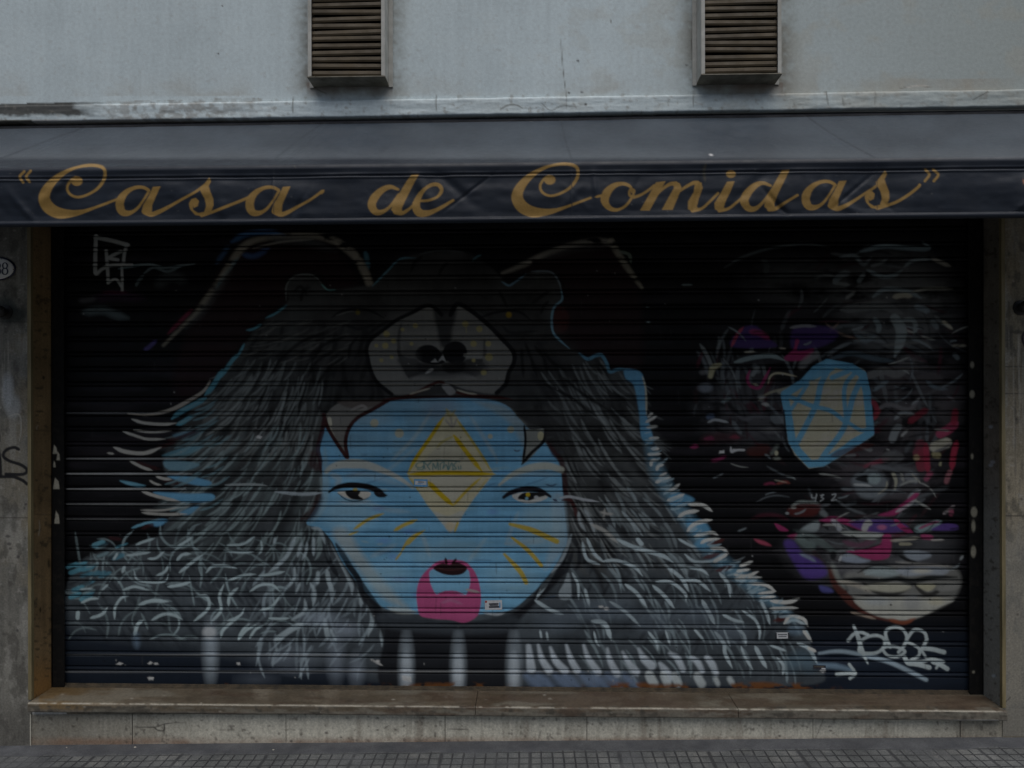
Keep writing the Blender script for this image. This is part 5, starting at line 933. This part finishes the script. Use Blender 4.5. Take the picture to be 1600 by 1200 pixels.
# pillars, reveals, trims
zA = at(800, 189.5, -.03).z
zP = zA - .05
for side in (-1, 1):
    xe = xL if side < 0 else xR; xo = xa if side < 0 else xb
    lo, hi = (xo, xe) if side < 0 else (xe, xo)
    sheet('pillar', flat((lo, 0, zP), (hi, 0, zP), (lo, 0, -.15)), 150, 900, st, M['stone'], fac)
    far = -9 if side < 0 else 9
    bm = bmesh.new()
    a, b_ = sorted((xe - side * -.006, far)); add_box(bm, (a, .004, -.2), (b_, .6, zP)); bm_obj('pillar_core', bm, M['dark_stone'], fac)
    x = xe - side * .002
    # reveal face and its rear return towards the guide rail
    q = flat((x, .012, zP), (x, .30, zP), (x, .012, zS - .02)) if side < 0 else flat((x, .30, zP), (x, .012, zP), (x, .30, zS - .02))
    sheet('reveal', q, 60, 700, st, M['lining'], fac)
    bm = bmesh.new()
    t0, t1 = (xe - .012, xe + .004) if side < 0 else (xe - .004, xe + .012)
    add_box(bm, (t0, -.004, zS + .002), (t1, .014, zP)); bm_obj('corner_trim', bm, M['trim'], fac, False, .002)
# sill slabs
zsb = zS - .044
sp_ = [(.34, zS - .001)] + [(.30 - .33 * k / 30, zS) for k in range(0, 31)] + [(-.0335, zS - .0015), (-.036, zS - .005)] + [(-.036, zS - .005 - .034 * k / 8) for k in range(1, 9)] + [(-.034, zsb + .001), (-.030, zsb), (.05, zsb)]
xs0, xs1 = at(43, 1100, -.036).x, at(1574, 1100, -.036).x
xj = [xs0, at(743, 1095, -.02).x, at(1152, 1100, -.02).x, xs1]
for k in range(3):
    a, b_ = xj[k] + (.0012 if k else 0), xj[k + 1] - (.0012 if k < 2 else 0)
    o = swept('sill_slab', sp_, a, b_, int((b_ - a) * 230), sl, M['lining'], fac, .004, 500 + k, .002)
    bm = bmesh.new(); bm.from_mesh(o.data)          # close the slab ends
    for xe in (a, b_):
        es = [e for e in bm.edges if e.is_boundary and all(abs(v.co.x - xe) < 1e-5 for v in e.verts)]
        vs = sorted({v for e in es for v in e.verts}, key=lambda v: v.index)
        try: bm.faces.new(vs)
        except Exception: pass
    bm.to_mesh(o.data); bm.free()
# base panels under the sill
pj = [xL - .012] + [at(p, 1140, .006).x for p in (207, 447, 695.5, 917, 1270, 1500)] + [xR + .02]
for k in range(len(pj) - 1):
    a, b_ = pj[k] + .0016, pj[k + 1] - .0016
    sheet('base_panel', flat((a, .004 + .0015 * (k % 2), zsb + .002), (b_, .004 + .0015 * (k % 2), zsb + .002), (a, .004 + .0015 * (k % 2), -.14)), max(20, int((b_ - a) * 260)), 60, st, M['stone'], fac)
bm = bmesh.new(); add_box(bm, (xL - .02, .012, -.2), (xR + .03, .30, zsb - .002)); bm_obj('base_core', bm, M['dark_stone'], fac)
bm = bmesh.new(); add_box(bm, (xL - .2, .62, -.2), (xR + .2, .70, zLb)); bm_obj('back_wall', bm, M['dark_stone'], fac)

# ------------------------------------------------------------------ roller shutter
sh = thing('roller_shutter', (0, SHY, zS), 'closed steel roller shutter covered in a mural of a blue face under a bear hood', 'shutter')
Jy = [361.5 + 23.72 * k for k in range(-5, 30)]
rows = []                                               # (photo y, depth)
for k, jy in enumerate(Jy):
    rows += [(jy - 4.6, 0), (jy - 4.3, .011), (jy - 3.05, .011), (jy - 2.75, -.001), (jy - 1.6, -.0055), (jy - .3, -.0075), (jy + 1.0, -.0065), (jy + 2.2, -.002), (jy + 2.5, .011), (jy + 3.7, .011), (jy + 4.0, 0)]
    end = Jy[k + 1] - 4.6 if k + 1 < len(Jy) else 1074
    n = 11
    for i in range(1, n): t = i / n; rows.append((jy + 4.0 + (end - jy - 4.0) * t, -.0022 * math.sin(math.pi * t)))
rows.append((1074, 0))
sx0, sx1 = xL + .045, xR - .045
nc = 1180
zz = np.array([at(800, r[0], SHY).z for r in rows]); dd = np.array([r[1] for r in rows]); nr = len(rows)
xs = np.linspace(sx0, sx1, nc)
V = np.empty((nr, nc, 3)); V[:, :, 0] = xs[None, :]
dent = (fbm(nr, nc, 60, 160, 601, 3) - .5) * .005
slat = np.repeat(np.random.default_rng(5).random(len(Jy) + 1) - .5, 21)[:nr]
V[:, :, 1] = SHY + dd[:, None] + dent + (np.pad(slat, (0, nr - len(slat))) * .002)[:, None]
V[:, :, 2] = zz[:, None] + ((fbm(4, nc, 10, 300, 603, 2) - .5)[0] * .004)[None, :]
V = V.reshape(-1, 3); px, py = to_px(V)
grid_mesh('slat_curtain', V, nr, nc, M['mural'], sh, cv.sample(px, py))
zb = at(800, 1072.5, SHY).z
bm = bmesh.new(); add_prism(bm, [(SHY - .012, zb), (SHY - .012, zb - .010), (SHY - .030, zb - .012), (SHY - .030, zS + .004), (SHY + .012, zS + .004), (SHY + .012, zb)], sx0, sx1)
bm_obj('bottom_rail', bm, M['rust_rail'], sh, False, .0015)
for side in (-1, 1):
    p0, p1 = ((81.5, 99.5) if side < 0 else (1514.5, 1534.5))
    a, b_ = at(p0, 700, .14).x, at(p1, 700, .14).x
    sheet('guide_rail', flat((a, .14, 2.72), (b_, .14, 2.72), (a, .14, zS + .001)), 24, 800, st, M['stone'], sh)
    bm = bmesh.new()
    i0, i1 = (a, b_)
    add_box(bm, (i0, .1425, zS + .001), (i1, .146, 2.72)); add_box(bm, (i0, .195, zS + .001), (i1, .30, 2.72))
    e0 = i0 if side < 0 else i1 - .006
    add_box(bm, (e0, .146, zS + .001), (e0 + .006, .195, 2.72)); bm_obj('guide_channel', bm, M['dark_metal'], sh)
bm = bmesh.new(); add_box(bm, (sx0 - .04, SHY + .02, zS + .001), (sx1 + .04, SHY + .03, 2.70)); bm_obj('backing', bm, M['dark_metal'], sh)
# stickers on the slats
def sticker(px, py, w, h, label, base, marks, rot=0.0):
    c = at(px, py, SHY - .0052); k = (SHY - .0052 - CAM.y) / FPX
    e = thing('sticker', c, label, 'sticker', 'stickers on the shutter')
    def plate(x0, y0, x1, y1, d, name, mat):
        bm = bmesh.new(); add_box(bm, (x0 * k, -d, -y1 * k), (x1 * k, -d + .0006, -y0 * k))
        bmesh.ops.rotate(bm, verts=bm.verts, cent=(0, 0, 0), matrix=Matrix.Rotation(rot, 3, 'Y'))
        for v in bm.verts: v.co += c
        return bm_obj(name, bm, mat, e)
    plate(-w / 2, -h / 2, w / 2, h / 2, 0, 'backing_paper', base)
    for n, (x0, y0, x1, y1, m_) in enumerate(marks): plate(x0, y0, x1, y1, .0007 + .0003 * (n % 4), 'print_mark', m_)
sticker(657.5, 754.5, 21, 11.5, 'small blue and white sticker beside the yellow lozenge', M['paper_blue'], [(-9, -3, 9, 3, M['paper']), (-4, -2, 5, -.8, M['ink']), (-5, .6, 4, 1.6, M['paper_blue'])], .03)
sticker(771, 945.5, 27, 15, 'white sticker with red dot and dark lettering beside the pink chin', M['paper'], [(-13, -7, -10, -4, M['ink_red']), (-7, -3, 8, -1, M['ink']), (-7, 1.5, 9, 4, M['ink']), (9, -4, 11, 4, M['paper_blue']), (-6, -.5, 7, .8, M['ink'])], -.03)
sticker(1222.5, 993, 20, 9.5, 'small grey sticker with dark edges low on the grey pelt', M['paper'], [(-10, -4.5, -8.6, 4.5, M['ink']), (8.4, -4.5, 10, 4.5, M['ink']), (-7, -2, 7, -1, M['ink']), (-6, 1, 6, 1.8, M['ink'])], -.02)
sticker(1280.5, 1042.5, 19, 6, 'dark faded sticker near the bottom rail left of the white tag', M['ink'], [(-8, -1.5, 7, 0, M['rail_metal']), (3, 1, 9, 3, M['paper'])], .02)

# ------------------------------------------------------------------ awning
AP = .71
awn_e = thing('awning', (0, 0, 2.9), 'dark blue cloth awning with gold script lettering on its front flap', 'awning')
zA = at(800, 189.5, -.03).z; zF = at(800, 250, -AP).z; zV = at(800, 345.5, -AP - .02).z
ax0, ax1 = -2.95, 2.95
def cloth(name, prof, ncol, seed, amp, mat, sl0):
    pr = np.array(prof); nr = len(pr); xs = np.linspace(ax0, ax1, ncol)
    V = np.empty((nr, ncol, 3)); V[:, :, 0] = xs[None, :]; V[:, :, 1] = pr[:, :1]; V[:, :, 2] = pr[:, 1:2] + xs[None, :] * (sl0 + (.0018 - sl0) * np.linspace(0, 1, nr)[:, None])
    tng = np.gradient(pr, axis=0); tng /= np.linalg.norm(tng, axis=1)[:, None] + 1e-9
    nrm = np.stack([tng[:, 1], -tng[:, 0]], 1)
    d = amp(nr, ncol, xs)
    V[:, :, 1] += nrm[:, :1] * d; V[:, :, 2] += nrm[:, 1:2] * d
    V = V.reshape(-1, 3); px, py = to_px(V)
    return grid_mesh(name, V, nr, ncol, mat, awn_e, aw.sample(px, py))
r = .024
top = [(-.005, zA - .012)] + [(-.03 - (AP - .03 - r) * t, zA + (zF - zA) * t - .018 * math.sin(math.pi * t)) for t in np.linspace(0, 1, 46)]
def amp_top(nr, ncol, xs):
    t = np.linspace(0, 1, nr)[:, None]
    d = (fbm(nr, ncol, 30, 70, 701, 3) - .5) * .018 + (fbm(nr, ncol, 40, 12, 702, 3) - .5) * .006
    for s in (at(510, 188, 0).x, at(876, 182, 0).x, at(1255, 178, 0).x, at(140, 196, 0).x, at(1640, 178).x): d += .003 * np.exp(-((xs[None, :] - s) / .008) ** 2)
    return d * np.sin(np.pi * np.clip(t, 0, 1)) ** .5
cloth('canopy', top, 900, 1, amp_top, M['canvas'], SLP)
yb, zbar = -AP + r, zF - r * .2
val = [(-AP + r - .0, zF)]
val += [(-AP + r - r * math.sin(a), zF - r + r * math.cos(a)) for a in np.linspace(.0, math.pi / 2, 12)][1:]
zc = zF - r
h1 = zc - zV
val += [(-AP + .003 * min(1, k / 6) - .004 * math.sin(k / 84 * math.pi), zc - (h1 - .022) * k / 84) for k in range(1, 85)]
hy, hz = -AP - .004 + .003, zV + .011
val += [(hy + .007 - .012 * math.cos(a), hz - .011 * math.sin(a)) for a in np.linspace(-.9, math.pi * 1.1, 16)]
def amp_val(nr, ncol, xs):
    t = np.linspace(0, 1, nr)[:, None]
    w = np.clip((t - .10) / .12, 0, 1) * np.clip((.90 - t) / .12, .12, 1)
    d = (fbm(nr, ncol, 50, 110, 711, 3) - .5) * .020 + (fbm(nr, ncol, 30, 30, 712, 3) - .5) * .0055
    X, T = xs[None, :], t
    for k in range(46):
        rr = random.Random(900 + k); x0 = rr.uniform(ax0, ax1); sl = rr.uniform(-.9, .9) * .35; wd = rr.uniform(.008, .03); am = rr.uniform(-.009, .009); tc = rr.uniform(.3, .8)
        d += am * np.exp(-((X - x0 - sl * (T - .5)) / wd) ** 2) * np.exp(-((T - tc) / .25) ** 2)
    crease = -.0055 * np.exp(-((t - .205 - .012 * (vnoise(1, ncol, 2, 120, 720)[0][None, :] - .5)) / .012) ** 2) + .003 * np.exp(-((t - .24) / .015) ** 2)
    for s in (at(427, 300, -AP).x, at(893, 300, -AP).x, at(1370, 300, -AP).x): d += .002 * np.exp(-((X - s) / .004) ** 2)
    return d * w + crease
cloth('valance', val, 1700, 2, amp_val, M['canvas'], .0018)
bm = bmesh.new(); n = 20
add_prism(bm, [(-AP + r + (r - .004) * math.cos(2 * math.pi * k / n), zF - r + (r - .004) * math.sin(2 * math.pi * k / n)) for k in range(n)], ax0 + .003, ax1 - .003)
for v in bm.verts: v.co.z += .0018 * v.co.x
bm_obj('front_bar', bm, M['dark_metal'], awn_e, False)
bm = bmesh.new(); add_prism(bm, [(.018 + .030 * math.cos(2 * math.pi * k / n), zA + .004 + .028 * math.sin(2 * math.pi * k / n)) for k in range(n)], ax0, ax1)
for v in bm.verts: v.co.z += SLP * v.co.x
bm_obj('added_dark_tube', bm, M['cloth_dark'], awn_e)  # dark tube added behind the gap so it reads as black shade
for xarm in (-1.75, 1.75):                             # folded-out arms under the cloth
    bm = bmesh.new()
    a = Vector((xarm, .06, 2.60)); e = Vector((xarm * .72, -.30, 2.52)); f = Vector((xarm * .98, -AP + .03, zF - .03))
    for p, q in ((a, e), (e, f)):
        d = (q - p); L = d.length; m4 = Matrix.Translation((p + q) / 2) @ d.to_track_quat('X', 'Z').to_matrix().to_4x4()
        bmesh.ops.create_cube(bm, size=1, matrix=m4 @ Matrix.Diagonal((L, .028, .040, 1)))
    bm_obj('folding_arm', bm, M['dark_metal'], awn_e, False, .004)

# ------------------------------------------------------------------ louvred vents
def vent(p0, p1, pb, label):
    T = .098
    a, b_ = at(p0, 60, -T).x, at(p1, 60, -T).x; zb_ = at((p0 + p1) / 2, pb, -T).z; zt = zb_ + .86
    e = thing('louvred_vent', ((a + b_) / 2, 0, zb_), label, 'vent', 'louvred vents above the awning')
    bm = bmesh.new(); th = .006
    add_box(bm, (a - th, -T, zb_), (a, -.008, zt)); add_box(bm, (b_, -T, zb_), (b_ + th, -.008, zt))
    add_box(bm, (a, -T, zt - th), (b_, -.008, zt))
    add_box(bm, (a, -T, zb_ + th + .002), (a + .010, -T + .004, zt - th - .001)); add_box(bm, (b_ - .010, -T, zb_ + th + .002), (b_, -T + .004, zt - th - .001))
    bm_obj('vent_casing', bm, M['vent_frame'], e, False, .0015)
    bm = bmesh.new()
    add_box(bm, (a - .026, -.008, zb_ - .008), (a - .0065, -.003, zt + .02)); add_box(bm, (b_ + .0065, -.008, zb_ - .008), (b_ + .026, -.003, zt + .02)); bm_obj('wall_flange', bm, M['vent_frame'], e, False, .0015)
    bm = bmesh.new(); add_prism(bm, [(-T - .006, zb_ + .004), (-T - .006, zb_), (-.003, zb_ - .004), (-.003, zb_ + .002), (-T, zb_ + th)], a - .008, b_ + .008); bm_obj('bottom_tray', bm, M['tray'], e, False, .001)
    bm = bmesh.new(); z = zb_ + .012; rr = random.Random(int(p0))
    while z < zt - .02:
        j = [rr.uniform(-.003, .003) for _ in range(4)]
        y1, y2 = -T + .012, -T + .052
        pr = [(y1, z), (y1 - .003, z + .008), (y1 + .0005, z + .0235), (y2, z + .036), (y2 + .004, z + .033), (y1 + .005, z + .0185), (y1 + .004, z + .003)]
        lft = [bm.verts.new((a + .011, y + j[0], q + j[1])) for y, q in pr]; rgt = [bm.verts.new((b_ - .011, y + j[2], q + j[3])) for y, q in pr]
        n = len(pr)
        for i in range(n): bm.faces.new((lft[i], lft[(i + 1) % n], rgt[(i + 1) % n], rgt[i]))
        bm.faces.new(lft[::-1]); bm.faces.new(rgt)
        z += .0312
    bm_obj('louvres', bm, M['louvre'], e)
    bm = bmesh.new(); add_box(bm, (a + .001, -.02, zb_ + .007), (b_ - .001, -.009, zt - .008)); bm_obj('vent_back', bm, M['vent_dark'], e)
vent(483, 599, 121, 'brown louvred vent in a beige casing, left above the word Casa')
vent(1098, 1219, 117, 'brown louvred vent in a beige casing, right above the word Comidas')

# ------------------------------------------------------------------ number plate, knobs, litter
c = at(-4, 420, -.002); kk = 3.38 / FPX
np_e = thing('house_number_plate', c, 'oval white enamel house number plate reading 88 on the left pillar', 'number plate')
def oval(rx, rz, y0, y1, name, mat, dome=0.0):
    bm = bmesh.new(); n = 48; rings = []
    for s, y in ((1, y0), (1, y1), (.93, y1 - dome), (.6, y1 - dome * 1.4), (.02, y1 - dome * 1.6)):
        rings.append([bm.verts.new((c.x + rx * s * math.cos(2 * math.pi * k / n), c.y + y, c.z + rz * s * math.sin(2 * math.pi * k / n))) for k in range(n)])
    for p, q in zip(rings, rings[1:]):
        for k in range(n): bm.faces.new((p[k], p[(k + 1) % n], q[(k + 1) % n], q[k]))
    bm.faces.new(rings[-1]); bm_obj(name, bm, mat, np_e, True)
oval(30 * kk, 19 * kk, 0, -.003, 'plate_rim', M['enamel_blue'], .001)
oval(27.5 * kk, 16.8 * kk, -.003, -.0052, 'plate_face', M['enamel'], .0012)
def eight(px):
    bm = bmesh.new(); y = -.0085
    for (cz, rx, rz) in ((-4.4, 3.7, 4.6), (4.6, 4.3, 5.2)):
        n = 28; ring = []
        for k in range(n):
            a = 2 * math.pi * k / n; w = 1.0 + 1.5 * abs(math.cos(a))
            ring.append([(px + (rx + s * w * .5) * math.cos(a), cz + (rz + s * w * .5) * math.sin(a)) for s in (-1, 1)])
        vs = [[bm.verts.new((c.x + (q[0] + 4) * kk, c.y + y - .0004 * (cz > 0), c.z - q[1] * kk)) for q in p] for p in ring]
        for k in range(n): bm.faces.new((vs[k][0], vs[k][1], vs[(k + 1) % n][1], vs[(k + 1) % n][0]))
    bm_obj('digit', bm, M['enamel_blue'], np_e)
eight(-1.5); eight(10.2)
for x, y, s in ((21.5, 421, 1.8), (11, 434, 2), (2, 405.5, 2.4)):
    bm = bmesh.new(); p = at(x, y, -.0078); bmesh.ops.create_icosphere(bm, subdivisions=1, radius=s * kk * .8, matrix=Matrix.Translation(p) @ Matrix.Diagonal((1, .12, .8, 1))); bm_obj('chipped_spot', bm, M['rust_rail'], np_e)
def knob(px, py, rpx, label):
    q = at(px, py, 0); R_ = rpx * kk
    e = thing('wall_knob', q, label, 'knob', 'round iron knobs on the pillars')
    bm = bmesh.new(); add_lathe(bm, q, True, [(R_ * 1.15, -.001), (R_ * 1.15, -.006), (R_ * .6, -.008), (R_ * .55, -.030)], 24); bm_obj('rose', bm, M['dark_metal'], e, False)
    bm = bmesh.new(); add_lathe(bm, q, True, [(R_ * .5, -.028), (R_ * .92, -.034), (R_, -.044), (R_ * .92, -.054), (R_ * .55, -.061), (R_ * .15, -.063)], 24); bm_obj('knob_head', bm, M['dark_metal'], e, True)
knob(9, 488, 10, 'blackened iron knob below the oval number plate on the left pillar')
knob(1594, 481, 10, 'dark round iron knob on the brownish right pillar')
def litter(px, py, s, label, sd):
    d = CAMROT @ Vector((px - 800.0, -(py - 600.0), -FPX)); t = (0.010 - CAM.z) / (d.z - TILT * d.x); q = CAM + d * t
    rr = random.Random(sd); bm = bmesh.new()
    bmesh.ops.create_icosphere(bm, subdivisions=2, radius=1)
    for v in bm.verts:
        v.co *= rr.uniform(.75, 1.1); v.co.x *= s; v.co.y *= s * .7; v.co.z = max(v.co.z, -.6) * s * .4
    for v in bm.verts: v.co += q + Vector((0, 0, s * .26))
    o = bm_obj('paper_scrap', bm, M['litter']); tag(o, label, 'litter', 'scraps on the pavement')
litter(211, 1168, .006, 'small pale scrap on the pavement below the cracked base panel', 1)
litter(104, 1168, .0035, 'tiny pale crumb on the pavement near the left pillar', 2)
litter(427, 1172, .005, 'small flat pale scrap on the pavement right of the first ones', 3)
litter(192, 1194, .004, 'tiny white crumb on the tiles nearest the bottom edge', 4)
